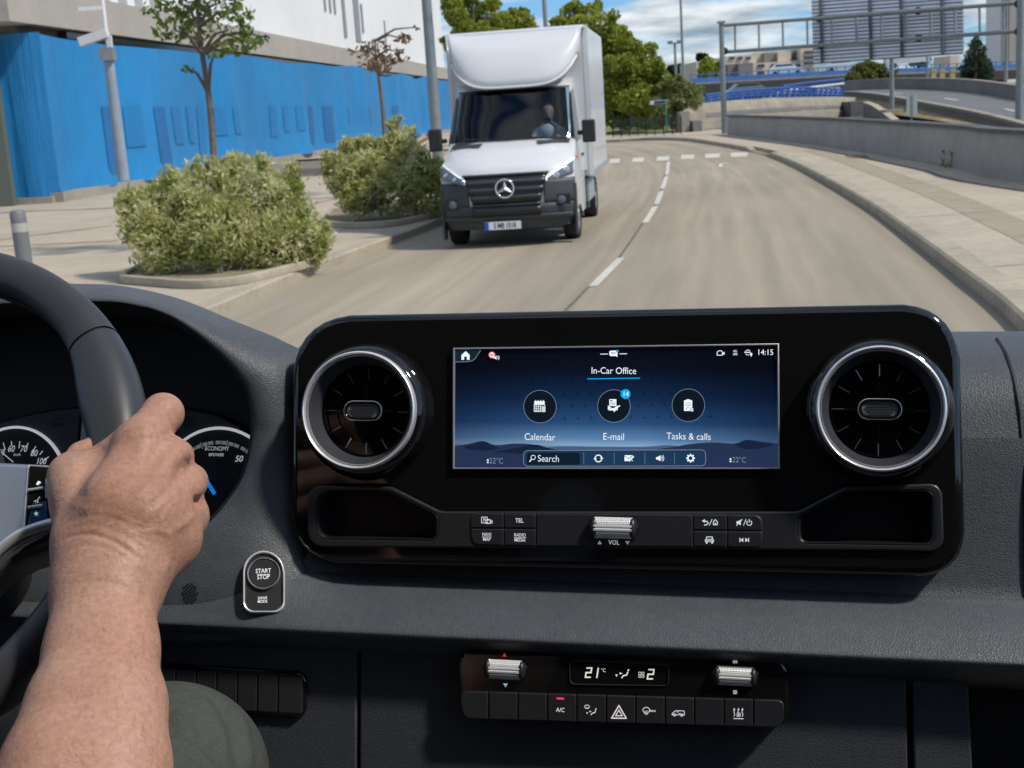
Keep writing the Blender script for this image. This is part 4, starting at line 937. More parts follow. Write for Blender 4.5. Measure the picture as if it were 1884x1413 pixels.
# far town
M_beige = pbr('beige_block', (.60, .52, .42), .85, var=[(.05, .08), (.4, .05)]); M_taupe = pbr('taupe_block', (.22, .195, .185), .85, var=(.1, .08)); M_fwin = pbr('far_window', (.05, .07, .09), .3)
DB = 330.0
def block(par, o_, u0, v0, u1, v1, d, dep, mat, name='wall', zb=0):
    a, b, t_ = at(u0, v1, d), at(u1, v1, d), at((u0 + u1) / 2, v0, d)
    MB().box(((a.x + b.x) / 2 - o_.x, (a.y + b.y) / 2 + dep / 2 - o_.y, (zb + t_.z) / 2 - o_.z), (b.x - a.x, dep, t_.z - zb)).build(name, mat, par); return (a.x, b.x, (a.y + b.y) / 2, t_.z)
def windows(par, o_, us, vs_, wu, hv, d, mat):
    for v in vs_:
        for u in us:
            p = at(u, v, d); k = d / F; MB().box((p.x - o_.x, at(u, 150, d).y - .2 - o_.y, p.z - o_.z), (wu * k, .3, hv * k)).build('window', mat, par)
bA = thing('apartment_block', 'pale beige apartment complex with stepped roofs and window bands', 'building', at(1400, 150, DB)); oA = bA.location.copy()
block(bA, oA, 1282, 112, 1330, 150, DB + 6, 30, M_beige); block(bA, oA, 1334, 102, 1392, 150, DB, 30, M_beige); block(bA, oA, 1392, 96, 1452, 150, DB + 3, 30, M_beige, 'wall')
block(bA, oA, 1432, 95, 1456, 130, DB - 2, 30, M_beige); block(bA, oA, 1386, 113, 1494, 150, DB - 4, 30, M_beige); block(bA, oA, 1474, 88, 1500, 150, DB - 5, 30, M_beige); block(bA, oA, 1452, 92, 1475, 118, DB - 1, 20, M_taupe, 'tower')
block(bA, oA, 1360, 116, 1386, 150, DB - 6, 20, M_taupe, 'wing'); block(bA, oA, 1340, 118, 1358, 150, DB - 3, 20, M_taupe, 'wing'); block(bA, oA, 1406, 97, 1432, 112, DB - 1, 20, M_taupe, 'roof_house')
windows(bA, oA, (1399, 1423, 1446, 1468), (121, 134), 12, 5, DB - 4, M_fwin); windows(bA, oA, (1487,), (96, 106, 116, 127), 20, 3.6, DB - 5, M_fwin); windows(bA, oA, (1345, 1360, 1375), (107,), 9, 4, DB, M_fwin); windows(bA, oA, (1292, 1310), (119, 131), 8, 4, DB + 6, M_fwin); windows(bA, oA, (1462,), (99, 107), 18, 3, DB - 1, M_fwin)
bT = thing('tower_block', 'tall white tower block with vertical bands at the right edge', 'building', at(1862, 130, 420)); oT = bT.location.copy()
block(bT, oT, 1838, -90, 1890, 130, 420, 12, pbr('tower_white', (.74, .74, .74), .8, var=(.05, .06)))
for u in (1848, 1861, 1876): 
    p, q = at(u, 122, 419), at(u, -88, 419); MB().box((p.x - oT.x, p.y - oT.y, (q.z + p.z) / 2 - oT.z), (1.1 if u != 1861 else 2.0, .6, q.z - p.z)).build('window_band', pbr('tower_band', (.36, .33, .30), .7) if u == 1848 else bpy.data.materials['tower_band'], bT)
bC = thing('warehouse', 'low pale beige building just below the sign, behind the viaduct', 'building', at(1530, 130, 260)); block(bC, bC.location.copy(), 1500, 122, 1548, 140, 260, 20, M_beige); block(bC, bC.location.copy(), 1748, 102, 1765, 120, 262, 10, M_beige, 'annex')
for u in (1717, 1733, 1752):
    a = at(u, 153, 118); t = thing('concrete_pillar', 'small sunlit beige concrete pillar standing below the viaduct', 'pillar', (a.x, a.y, .8), 0, 'pillars below the viaduct'); MB().box((0, 0, (a.z + .5 - .8) / 2 + .3), (.42, .4, 1.4 + a.z - .8)).build('column', pbr('pillar_beige', (.42, .34, .20), .85) if u == 1717 else bpy.data.materials['pillar_beige'], t); MB().box((0, 0, 1.06 + a.z - .8), (.5, .48, .12)).build('cap', bpy.data.materials['pillar_beige'], t)

# ------------------------------------------------------------------ trees
M_tr1 = leafmat('bright_leaves', (.13, .18, .022), (.27, .31, .04), (.42, .44, .09), .45, 3)
M_tr2 = leafmat('olive_leaves', (.09, .11, .025), (.17, .19, .05), (.28, .28, .10), .5, 3)
M_trc = leafmat('conifer_needles', (.016, .035, .016), (.032, .06, .026), (.055, .09, .04), .6, 3)
M_trf = leafmat('flowering_leaves', (.11, .15, .035), (.24, .26, .09), (.48, .46, .28), .6, 2.2)
M_far = leafmat('far_green', (.02, .035, .018), (.035, .055, .025), (.05, .075, .035), .2, 1)
def tree(label, base, d, blobs, n, size, mat, seed, trunk=None, name='broadleaf_tree', group='trees beyond the bend', lo=True):
    c = at(*base, d); c.z = min(c.z, 1.0) if lo else c.z; c.z = max(c.z, 0) if lo else c.z
    t = thing(name, label, 'tree', c, 0, group); cl = []; rr = random.Random(seed); br = MB()
    for b in blobs:
        u, v, r = b[:3]; p = at(u, v, d + rr.uniform(-1.6, 1.6)); k = r * d / F; cl.append((*(p - c), k * rr.uniform(.9, 1.1), k, k * rr.uniform(.75, .95)))
        for _ in range(3): cl.append((*(p - c + V((rr.uniform(-1, 1), rr.uniform(-.6, .6), rr.uniform(-.9, .9))) * k * .95), k * rr.uniform(.35, .6), k * .5, k * rr.uniform(.3, .5)))
        br.tube([V((0, 0, max((p - c).z * .25, .3))), (p - c) * .55 + V((0, 0, .3)), p - c], [.10, .06, .02], 5)
    zt = max(x[2] for x in cl)
    MB().tube([(0, 0, -.3), (.05, 0, zt * .35), (-.05, 0, zt * .7)], [.20, .13, .06], 8).build('trunk', M_bark, t, 60); br.build('branch', M_bark, t, 60)
    leaves('crown', cl, n, size, mat, t, seed, .6, .38, .2, .28); return t
tree('tall loose leafed tree between the white building and the truck', (875, 200), 74, [(840, 30, 24), (865, 15, 26), (895, 30, 26), (930, 40, 22), (960, 40, 22), (850, 60, 22), (880, 65, 26), (915, 70, 22), (945, 62, 20), (835, 5, 18), (870, -20, 26), (978, 55, 14), (905, 8, 16), (830, 85, 16), (965, 25, 10)], 12000, .23, M_tr1, 31)
tree('big bright green tree rising behind the truck box', (1060, 220), 80, [(1130, 215, 26), (1105, 170, 30), (1125, 155, 26), (1145, 95, 20), (1050, 30, 26), (1085, 25, 24), (1110, 45, 26), (1070, 55, 30), (1030, 45, 18), (1120, 80, 30), (1090, 95, 34), (1130, 120, 30), (1135, 60, 18), (1060, 8, 12), (1100, 8, 10), (1020, 60, 16), (1110, 150, 34), (1120, 190, 30)], 14000, .25, M_tr1, 32)
tree('rounded green tree right of the truck box', (1165, 225), 77, [(1160, 90, 24), (1185, 105, 26), (1150, 120, 28), (1200, 130, 24), (1175, 145, 32), (1140, 165, 28), (1205, 155, 22), (1165, 185, 30), (1190, 200, 24), (1135, 205, 22), (1215, 120, 12), (1150, 70, 12), (1222, 140, 12), (1160, 215, 22), (1185, 222, 18), (1180, 170, 26), (1200, 172, 22)], 14000, .24, M_tr1, 33)
tree('pale flowering shrub tree beside the concrete bridge end', (1248, 235), 74, [(1245, 155, 22), (1270, 170, 20), (1230, 175, 22), (1255, 190, 26), (1280, 180, 16), (1225, 205, 22), (1265, 210, 20), (1245, 220, 20), (1288, 165, 9), (1215, 220, 16)], 6500, .2, M_trf, 34)
tree('dark green bush at the foot of the trees by the fence', (1195, 235), 80, [(1150, 225, 16), (1185, 218, 18), (1210, 228, 14), (1225, 215, 12)], 1500, .24, M_tr2, 35)
tree('light green tree in front of the beige apartment block', (1305, 150), 230, [(1300, 120, 12), (1312, 125, 12), (1296, 135, 14), (1315, 138, 12), (1305, 112, 7)], 1600, .75, M_tr1, 36, group='far trees')
t = tree('round olive green tree beside the viaduct, below the sign', (1590, 165), 122, [(1580, 130, 16), (1600, 125, 18), (1620, 128, 14), (1570, 145, 16), (1595, 145, 20), (1620, 145, 16), (1640, 140, 10), (1640, 152, 10), (1660, 155, 10), (1680, 158, 8)], 4200, .36, M_tr2, 37, group='far trees')
c = at(1795, 158, 100); t = thing('conifer', 'dark conifer with drooping layered branches right of the sign', 'tree', c); cl = []
rr = random.Random(5)
for i in range(34):
    f_ = (i + .5) / 34; v = 66 + 88 * f_; hw = (6 + 32 * f_ ** .8) * (1 if f_ < .85 else .75)
    for s_ in (-1, 0, 1):
        p = at(1796 + s_ * hw * rr.uniform(.35, .8), v + abs(s_) * 3, 100 + rr.uniform(-1, 1)); k = 100 / F; cl.append((*(p - c), hw * .42 * k, hw * .42 * k, 4.2 * k))
leaves('crown', cl, 5200, .26, M_trc, t, 41, .3, .3); MB().tube([(0, 0, -1), (0, 0, 3.6)], [.18, .03]).build('trunk', M_bark, t)
for lab, u, v, r_, d in (('dark distant wood on the horizon behind the lamp columns', 1255, 130, 14, 420), ('small dark treetop behind the left end of the apartment block', 1293, 106, 7, 380), ('far green treeline visible under the sign', 1690, 112, 9, 300), ('dark far tree behind the right gantry post', 1868, 110, 12, 430)):
    c = at(u, v + r_, d); t = thing('far_tree', lab, 'tree', (c.x, c.y, 0), 0, 'far trees'); k = d / F; rr = random.Random(u)
    cl = [(*(at(u + rr.uniform(-1.6, 1.6) * r_, v + rr.uniform(-.35, .6) * r_, d) - t.location), r_ * k * .75, r_ * k * .7, r_ * k * .6) for _ in range(9)]
    leaves('crown', cl, 1500, 1.5 * d / 400, M_far, t, u, .6, .3); MB().tube([(0, 0, 0), (0, 0, max(c.z, 2))], .4).build('trunk', M_bark, t)
hl = MB(); g = np.random.default_rng(9)
xs = np.linspace(-900, 900, 120); rows = [[V((x, 1400, -5)) for x in xs], [V((x, 1400, 9 + 7 * math.sin(x * .013) + g.uniform(-1.5, 1.5))) for x in xs], [V((x, 1500, -5)) for x in xs]]
tag(hl.grid(rows).build('far_hills', M_far), kind='structure')
# ------------------------------------------------------------------ our own van: dashboard
Rr = V((.978, -.006, .207)).normalized(); Uu = V((.012, .997, -.06)); Nn = Rr.cross(Uu).normalized(); Uu = Nn.cross(Rr)
O_c = V(((1150 - CX) / F, -(810 - CY) / F, -1)) * .97
DP = Plane(EYEP + C2W @ O_c, C2W @ Rr, C2W @ Uu, C2W @ Nn)
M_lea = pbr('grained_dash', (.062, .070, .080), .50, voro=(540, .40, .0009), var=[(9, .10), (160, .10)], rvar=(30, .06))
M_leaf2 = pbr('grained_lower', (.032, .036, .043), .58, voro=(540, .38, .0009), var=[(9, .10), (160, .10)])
M_gloss = pbr('piano_black', (.006, .006, .006), .07, coat=.3, rvar=(3, .02))
M_satin = pbr('satin_black', (.018, .019, .021), .38, bump=(900, .12, .0003))
M_matte = pbr('matte_black', (.008, .008, .009), .6)
M_chr = pbr('polished_metal', (.86, .86, .86), .25, .62)
M_satm = pbr('satin_metal', (.70, .70, .71), .36, .75, var=(60, .05))
M_print = pbr('white_print', (.70, .70, .70), .5, emit=((.8, .85, .9), .28))
M_bezel = pbr('vent_bezel', (.07, .075, .09), .32, .4)
M_vane = pbr('vane_gloss', (.30, .30, .31), .25, .6)
M_tray = pbr('tray_black', (.007, .007, .008), .42, spec=.35)
M_knurl = pbr('knurled_metal', (.80, .80, .80), .42, .35)
def em_mat(name, c, s): return pbr(name, tuple(x * .04 for x in c), .35, spec=.12, emit=(c, s))
M_uiw = em_mat('display_white', (.80, .86, .92), .88); M_uib = em_mat('display_blue', (.0, .42, .85), .75); M_uig = em_mat('display_grey', (.36, .46, .56), .46)
M_uid = em_mat('display_dark', (.006, .014, .026), .5); M_uir = em_mat('display_red', (.75, .04, .05), .7)
dash = thing('dashboard', 'dark grey grained van dashboard with a glossy black centre panel, screen and round vents', 'dashboard', M=DP.M)
def D(u, v, n=0.0): return DP.P(u, v, n)
# main body: one profile swept across
PR = [(.17, -.62), (.165, -.30), (.155, -.14), (.140, -.080), (.122, -.048), (.098, -.028), (.06, -.018), (0, -.015)]
for v, n in ((1050, -.013), (1075, -.008), (1100, .003), (1125, .014), (1150, .023), (1172, .030), (1184, .033), (1190, .033), (1196, .031), (1206, .024), (1217, .016), (1223, .008), (1228, -.004), (1232, -.03)): PR.append((D(1150, v, n).y, n))
top0 = D(1820, 622, -.05).y - .141
PR = [(y + (top0 if y > .05 else 0), n) for y, n in PR]
pr = catmull([V((n, y, 0)) for y, n in PR], 4)
xs = [D(480, 1100, 0).x + i * .02 for i in range(46)]
y60, y184, y980 = D(1150, 1060).y, D(1150, 1184).y, D(1150, 980).y; x640, x500 = D(650, 1060).x, D(490, 1060).x
def sstep(a, b, t): t = min(max((t - a) / (b - a), 0), 1); return t * t * (3 - 2 * t)
def bodyp(x, q): return V((x, q.y, q.x + .021 * sstep(x640, x500, x) * sstep(y184, y60, q.y) * sstep(y980, y60, q.y)))
m = MB().grid([[bodyp(x, q) for q in pr] for x in xs])
lo = [q for q in pr if q.y < D(1150, 1085, 0).y]
m.grid([[bodyp(xs[0] - 1.0 + i * 1.0 / 48, q) for q in lo] for i in range(49)])
m.grid([[V((x, q.y, q.x)) for q in pr] for x in [D(-1250, 900).x + i * .03 for i in range(12)]])
m.build('dash_body', M_lea, dash, 60, fix=True)
# seam line at the far right end
def on_body(u, v):
    ys = [q.y for q in pr[::-1]]; ns_ = [q.x for q in pr[::-1]]; n_ = 0.0
    for _ in range(25): n_ = .5 * n_ + .5 * float(np.interp(D(u, v, n_).y, ys, ns_))
    return D(u, v, n_)
se = [on_body(*q) for q in ((1834, 624), (1852, 655), (1869, 715), (1880, 790), (1886, 900), (1889, 1100))]
m = MB(); m.tube(catmull(se, 6), .0016, 6); m.build('dash_seam', M_matte, dash, 60)
# instrument hood
PAIR = [((-640, 900), (-760, 880), .024, -.01), ((-560, 720), (-640, 650), .027, -.02), ((-400, 620), (-440, 570), .03, -.03), ((-260, 590), (-260, 545), .03, -.03), ((-120, 570), (-120, 528), .032, -.03), ((60, 556), (60, 519), .034, -.03), ((167, 555), (135, 522), .035, -.03), ((233, 559), (225, 526), .034, -.03), ((311, 582), (331, 550), .032, -.03), ((389, 637), (440, 594), .028, -.03), ((440, 691), (520, 627), .022, -.028), ((458, 728), (566, 662), .017, -.028), ((465, 765), (574, 760), .013, -.026), ((465, 800), (574, 830), .010, -.024), ((451, 868), (572, 920), .009, -.016), ((420, 921), (570, 1005), .011, -.008), ((374, 971), (550, 1110), .018, .010), ((300, 1015), (450, 1172), .024, .021), ((150, 1035), (250, 1176), .026, .023), ((-60, 1040), (-60, 1176), .026, .023), ((-260, 1040), (-260, 1176), .026, .023), ((-480, 1020), (-560, 1150), .025, .022), ((-600, 980), (-720, 1040), .024, .0)]
def cm2(idx):
    return catmull([V((*p[idx], 0)) for p in PAIR], 6)
Lc, Bc = cm2(0), cm2(1); nl = [q.x for q in catmull([V((p[2], p[3], 0)) for p in PAIR], 6)]; nb = [q.y for q in catmull([V((p[2], p[3], 0)) for p in PAIR], 6)]
rows = []
for a, b, n0, n1 in zip(Lc, Bc, nl, nb):
    r = [D(b.x + (b.x - a.x) * .15, b.y + (b.y - a.y) * .15 + (30 if b.y < 640 else 0), n1 - (.12 if b.y < 640 else .04))]
    for f_ in (0, .1, .25, .42, .6, .78, .9, .97):
        p = b.lerp(a, f_); n = n1 + (n0 - n1) * math.sin(f_ * math.pi / 2) ** .9 ; r.append(D(p.x, p.y, n + .004 * math.sin(f_ * math.pi)))
    cen = V((190, 810, 0)); di = (cen - a).normalized()
    r.append(D(a.x, a.y, n0 - .001)); q = a + di * 3; r.append(D(q.x, q.y, n0 - .004)); q = a + di * 5; r.append(D(q.x, q.y, n0 - .012))
    wi = min(max((430 - a.x) / 160, -.25), 1)
    q = a + di * 17 * wi; r.append(D(q.x, q.y, -.012)); q = a + di * 24 * wi; r.append(D(q.x, q.y, -.055)); q = a + di * 30 * wi; r.append(D(q.x, q.y, -.11))
    rows.append(r)
hood = MB().grid([r[:10] for r in rows]).build('instrument_hood', M_lea, dash, 60)
MB().grid([r[9:] for r in rows]).build('hood_lining', M_matte, hood, 60)
# the finished leather surface, to seat switches on it
from mathutils.bvhtree import BVHTree
bodyo = [o for o in dash.children if o.name.startswith('dash_body')][0]
_v = [tuple(v.co) for v in bodyo.data.vertices]; _f = [tuple(p.vertices) for p in bodyo.data.polygons]; _k = len(_v)
_v += [tuple(v.co) for v in hood.data.vertices]; _f += [tuple(i + _k for i in p.vertices) for p in hood.data.polygons]
SURF = BVHTree.FromPolygons(_v, _f)
def on_surf(u, v):
    d = (DP.I.to_3x3() @ ray(u, v)).normalized(); return SURF.ray_cast(DP.c, d)[0]
# instrument cluster
nC = -.098
MB().quad(*[D(*p_.to_2d(), nC - .0121) for p_ in [a.lerp(b, .45) for a, b in zip(Lc, Bc)]]).build('cluster_back', M_matte, dash)
def dpoly(pts, n): return [(q.x, q.y) for q in (D(u, v, n) for u, v in pts)]
arch = [(-260, 840), (-120, 800), (0, 775), (60, 760), (110, 751), (170, 746.5), (240, 745), (340, 749), (400, 762), (440, 783), (480, 830), (490, 1080), (-260, 1080)]
clu = flat('instrument_cluster', [dpoly(arch, nC)], nC - .012, nC, pbr('cluster_face', (.020, .021, .022), .5), dash, .002)
M_ring = pbr('gauge_ring_white', (.8, .8, .82), .3, .3, emit=((.8, .82, .85), .35))  # slight glow added to the material to brighten the ring
for nm, (gu, gv, gr_) in (('speedometer', (28, 892, 96)), ('power_gauge', (402, 906, 111))):
    c = D(gu, gv, nC); r = gr_ * DP.px(gu, gv, nC)
    g_ = MB().lathe([(.0001, .0012), (r * .985, .0012), (r * .985, 0)], 64, c).build(nm, M_matte, clu, 30)
    MB().lathe([(r * .97, .001), (r * .98, .0042), (r * 1.0, .0042), (r * 1.018, .001)], 72, c).build('gauge_ring', M_ring, clu, 40)
n1 = nC + .0022
for s, u, v in (('60', 20, 826), ('70', 43, 826), ('80', 62, 834), ('100', 75, 849), ('50', 1, 833)): lettering(DP, s, u, v, 10.5, n1, M_print, clu, .85, .25, .01)
lettering(DP, 'km/h', 31, 836.5, 5, n1, M_print, clu, .9, .25)
sy = Sym(DP, n1)
for i, a in enumerate(range(150, 0, -11)):
    r0, r1 = (72, 80) if i % 2 else (68, 80); sy.line([(28 + r0 * math.cos(R_(a)), 892 - r0 * math.sin(R_(a))), (28 + r1 * math.cos(R_(a)), 892 - r1 * math.sin(R_(a)))], 1.6)
sy.line([(-4, 826), (24, 850)], 1.6); sy.build(M_print, clu, 'dial_marks')
sy = Sym(DP, n1)
for a0 in range(20, 160, 15): sy.arc(402, 906, 92, a0 + 1.0, a0 + 6.6, 6, 4); sy.arc(402, 906, 92, a0 + 7.6, a0 + 13.4, 6, 4)
for a in range(20, 160, 30): sy.line([(402 + 86 * math.cos(R_(a)), 906 - 86 * math.sin(R_(a))), (402 + 97 * math.cos(R_(a)), 906 - 97 * math.sin(R_(a)))], 1.6)
sy.build(pbr('dial_grey', (.38, .38, .4), .5, emit=((.6, .6, .65), .12)), clu, 'dial_marks')
lettering(DP, 'ECONOMY', 399, 825.5, 7.2, n1, M_print, clu, .86); lettering(DP, '%POWER', 397, 837, 5, n1, M_print, clu, .95, .25, .015)
lettering(DP, '50', 439, 844.5, 10.5, n1, M_print, clu, .95, .25, .015); lettering(DP, 'MAX', 388, 953.5, 6, n1, M_print, clu, .9, .25, .01); lettering(DP, 'POWER', 388, 961, 6, n1, M_print, clu, .85, .25, .01)
c = D(388, 894, nC); MB().lathe([(.0001, .006), (.0042, .006), (.0050, .001)], 28, c).build('pointer_hub', M_satin, clu, 40); MB().lathe([(.0050, .001), (.0056, .003), (.0060, .001)], 32, c).build('hub_ring', M_satm, clu, 40)
sy = Sym(DP, nC + .008); sy.line([(368, 864), (395, 909)], 7); sy.build(pbr('pointer_blue', (.0, .22, .75), .4, emit=((0, .25, .9), .5)), clu, 'pointer')
for u, s_ in ((101, -1), (339, 1)):
    sy = Sym(DP, n1); sy.line([(u + s_ * 11, 776), (u, 766.5), (u, 771.5), (u - s_ * 9, 771.5), (u - s_ * 9, 780.5), (u, 780.5), (u, 785.5), (u + s_ * 11, 776)], 1.7); sy.build(M_matte, clu, 'turn_arrow')
ds = flat('trip_display', [dpoly(rounded([(150, 750), (262, 750), (256, 862), (138, 862)], 6), nC)], nC, nC + .003, M_gloss, clu, .0007)
MB().quad(*[D(u, v, nC + .0034) for u, v in ((153, 754), (258, 754), (253, 850), (144, 850))]).build('trip_screen', pbr('trip_screen', (.01, .012, .015), .3, emit=((.10, .15, .22), .16)), clu)
lettering(DP, '17:32', 176, 760.5, 8.6, nC + .0038, M_print, clu, .82)
# ---- centre panel
PN = .012
def outl(c, r, n=PN): return dpoly(rounded(c, r), n)
tl = [(583, 903), (716, 904), (806, 948), (806, 993), (585, 990)]; tr_ = [(1470, 950), (1558, 905), (1719, 902), (1720, 1002), (1468, 998)]
trl = [26, 26, 12, 10, 20]; trr = [12, 26, 20, 16, 14]
panel = flat('centre_panel', [outl(tl, trl), outl(tr_, trr), outl([(536, 580), (1766, 556), (1779, 1063), (532, 1037)], [108, 104, 80, 88])], -.03, PN, M_gloss, dash, .006)
# screen
scq = [(834, 640), (1433, 632), (1435, 863), (833, 863)]
sn = PN + .003
frame = flat('screen_frame', [dpoly(scq, sn), dpoly([(837, 643), (1430, 635), (1432, 860.5), (836, 860.5)], sn)], PN - .001, sn + .0006, M_satm, dash, .0003)
def screenmat():
    m = bpy.data.materials.new('screen_picture'); m.use_nodes = True; t = m.node_tree; b = t.nodes['Principled BSDF']
    a, e = D(834, 862, sn), D(1433, 636, sn)
    c = t.nodes.new('ShaderNodeTexCoord'); mp = t.nodes.new('ShaderNodeMapping'); t.links.new(c.outputs['Object'], mp.inputs[0])
    mp.vector_type = 'TEXTURE'; mp.inputs['Location'].default_value = (a.x, a.y, 0); mp.inputs['Scale'].default_value = (e.x - a.x, e.y - a.y, 1)
    s = t.nodes.new('ShaderNodeSeparateXYZ'); t.links.new(mp.outputs[0], s.inputs[0])
    col = ramp(t, s.outputs[1], [(0, (.014, .026, .07)), (.17, (.018, .036, .10)), (.205, (.20, .34, .50)), (.26, (.085, .19, .36)), (.38, (.018, .062, .165)), (.58, (.004, .018, .060)), (.80, (.001, .0035, .012)), (1, (.0006, .0012, .004))])
    vg = mathn(t, 'ABSOLUTE', mathn(t, 'SUBTRACT', s.outputs[0], .48)); vgn = ramp(t, vg, [(.12, (1, 1, 1)), (.5, (.38, .38, .42))])
    o = mixc(t, 1, col, vgn, 'MULTIPLY'); b.inputs['Base Color'].default_value = (.004, .004, .005, 1); b.inputs['Roughness'].default_value = .15; b.inputs['Specular IOR Level'].default_value = .25
    t.links.new(o, b.inputs['Emission Color']); b.inputs['Emission Strength'].default_value = .85; return m
scr = MB().quad(*[D(u, v, sn - .0012) for u, v in ((836, 642), (1431, 634), (1433, 862), (835, 862))]).build('display_screen', screenmat(), dash)
sn2 = sn - .0009
M_dune = em_mat('display_dune', (.017, .030, .075), .8); M_dune2 = em_mat('display_dune_dark', (.008, .015, .042), .8); M_dune3 = em_mat('display_dune_far', (.055, .10, .20), .8)
def dune(pts, mat, n): Sym(DP, n).poly(pts).build(mat, scr, 'dune')
def bez(pts, k=5): return [(p.x, p.y) for p in catmull([V((*q, 0)) for q in pts], k)]
dune(bez([(1010, 823), (1040, 821), (1100, 822), (1180, 822), (1230, 819), (1260, 823)]) + [(1260, 829), (1010, 829)], M_dune3, sn2)
dune([(837, 835)] + bez([(837, 821), (860, 817), (888, 811.5), (912, 819), (945, 816), (975, 817), (1000, 822), (1030, 828), (1080, 831)]) + [(1080, 840), (837, 850)], M_dune, sn2 + .0001)
dune([(1432, 833)] + bez([(1432, 816), (1400, 812), (1374, 809), (1352, 816), (1310, 814), (1270, 817), (1240, 822), (1200, 828)]) + [(1200, 838), (1432, 845)], M_dune, sn2 + .0001)
dune(bez([(853, 821), (870, 818), (888, 812), (905, 819), (918, 825), (890, 829), (862, 827), (853, 821)]), M_dune2, sn2 + .0002); dune(bez([(1352, 818), (1374, 810), (1400, 815), (1425, 817), (1400, 825), (1370, 826), (1352, 818)]), M_dune2, sn2 + .0002)
dune(bez([(905, 832), (950, 824), (985, 818), (1010, 825), (1040, 832), (980, 835), (905, 832)]), M_dune2, sn2 + .00015)
dune([(837, 842), (1433, 838), (1433, 861.5), (837, 861.5)], em_mat('display_plain', (.018, .030, .078), .8), sn2 + .00018)
n = sn2 + .0004
# three faint trefoil marks of the wallpaper
sy = Sym(DP, sn2 + .0001)
for j in range(6):
    for i in range(14):
        u, v = 978 + i * 24.5 + (j % 2) * 12, 660 + j * 22 - (i * .3)
        if 845 < u < 1340:
            for a in (90, 210, 330): sy.line([(u, v), (u + 4 * math.cos(R_(a)), v - 4 * math.sin(R_(a)))], 1.0)
sy.build(em_mat('display_pattern', (.002, .007, .024), .6), scr, 'wallpaper_pattern')
def ui_text(s, u, v, h, mat=M_uiw, sx=.80, bold=0.0, align='CENTER'): return lettering(DP, s, u, v, h * 1.1, n + .0002, mat, scr, sx * 1.08, 0, bold - .008, align, rot=-.006)
ui_text('In-Car Office', 1129, 682.5, 11, sx=.84, bold=.004); ui_text('Calendar', 993, 804.5, 11.5); ui_text('E-mail', 1129, 803.8, 11.5, sx=.84); ui_text('Tasks & calls', 1267, 803.5, 11.5, sx=.82)
ui_text('14:15', 1408, 648.5, 9.5, sx=.86, bold=.006); ui_text('22°C', 913, 848.3, 9.3, M_uig, .78); ui_text('22°C', 1360, 846.5, 9.3, M_uig, .78); ui_text('Search', 1009, 844.3, 11, sx=.80)
sy = Sym(DP, n); sy.line([(1081, 697), (1177, 695.5)], 1.6); sy.disc(1151, 725, 9); sy.build(M_uib, scr, 'badge'); ui_text('14', 1151, 725.3, 8.5, sx=.8)
for u, v in ((993.5, 748), (1129.5, 747), (1266.5, 745.5)):
    sy = Sym(DP, n - .0003); sy.disc(u, v, 29.5, 44); ic = sy.build(M_uid, scr, 'app_tile'); sy = Sym(DP, n - .0001); sy.arc(u, v, 30, 0, 360, .75, 48); sy.build(M_uig, scr, 'tile_ring')
def sym(mat=M_uiw, dn=.0): return Sym(DP, n + .0001 + dn)
M_uik = em_mat('display_ink', (.01, .02, .04), .4)
y = sym(); y.poly([(849, 662), (849, 653), (857, 646), (864, 653), (864, 662), (859, 662), (859, 656), (854, 656), (854, 662)]); y.build(M_uiw, scr, 'home_icon')
y = Sym(DP, n - .0001); y.poly([(838, 645), (884, 644.5), (874, 660), (868, 664), (860, 665.5), (838, 666)]); y.build(em_mat('display_tab', (.01, .03, .055), .5), scr, 'home_tab'); y = sym(); y.line([(838, 666), (860, 665.5), (868, 664), (874, 660), (884, 645)], .9); y.build(M_uig, scr, 'tab_edge')
y = sym(); y.disc(905, 653, 6.2); y.build(M_uiw, scr, 'limit_sign'); y = sym(dn=.0001); y.arc(905, 653, 5.6, 0, 360, 1.7, 24); y.build(M_uir, scr, 'limit_ring'); lettering(DP, '60', 905, 653.2, 5, n + .0004, M_uik, scr, .9, 0, .02)
y = sym(dn=.0002); y.poly([(908, 656.5), (910.5, 656.5), (913.5, 654), (913.5, 661.5), (910.5, 659.5), (908, 659.5)]); y.arc(913, 658, 3.4, -45, 45, .8, 6); y.arc(913, 658, 5.4, -45, 45, .8, 6); y.build(M_uiw, scr, 'speaker_icon')
y = sym(); y.poly([(1121, 647), (1124, 645), (1136, 645), (1136, 654), (1136, 657), (1133, 655), (1123, 655), (1121, 653)]); y.line([(1105, 651.5), (1118, 651.3)], 1.2); y.line([(1140, 651), (1153, 650.8)], 1.2); y.build(M_uiw, scr, 'message_icon'); y = sym(dn=.0001); y.line([(1124, 648.5), (1132, 648.4)], .9); y.line([(1124, 651), (1133, 650.9)], .9); y.build(M_uik, scr, 'message_lines'); y = sym(dn=.0002); y.disc(1135.8, 646.3, 2.6); y.build(M_uib, scr, 'message_dot')
y = sym(); y.line([(1319.5, 653.5), (1319.5, 648), (1322, 645.5), (1327, 645.3), (1329, 647.5), (1329, 653.5), (1319.5, 653.5)], 1.2); y.poly([(1329.5, 649.5), (1333, 647), (1333, 653), (1329.5, 651)]); y.build(M_uiw, scr, 'camera_icon')
lettering(DP, '4G', 1352.5, 646.3, 4.5, n + .0002, M_uiw, scr, .9); y = sym(); y.line([(1349, 650.5), (1356.5, 650.4)], .9); y.line([(1349, 652.8), (1356.5, 652.7)], .9); y.build(M_uiw, scr, 'network_icon')
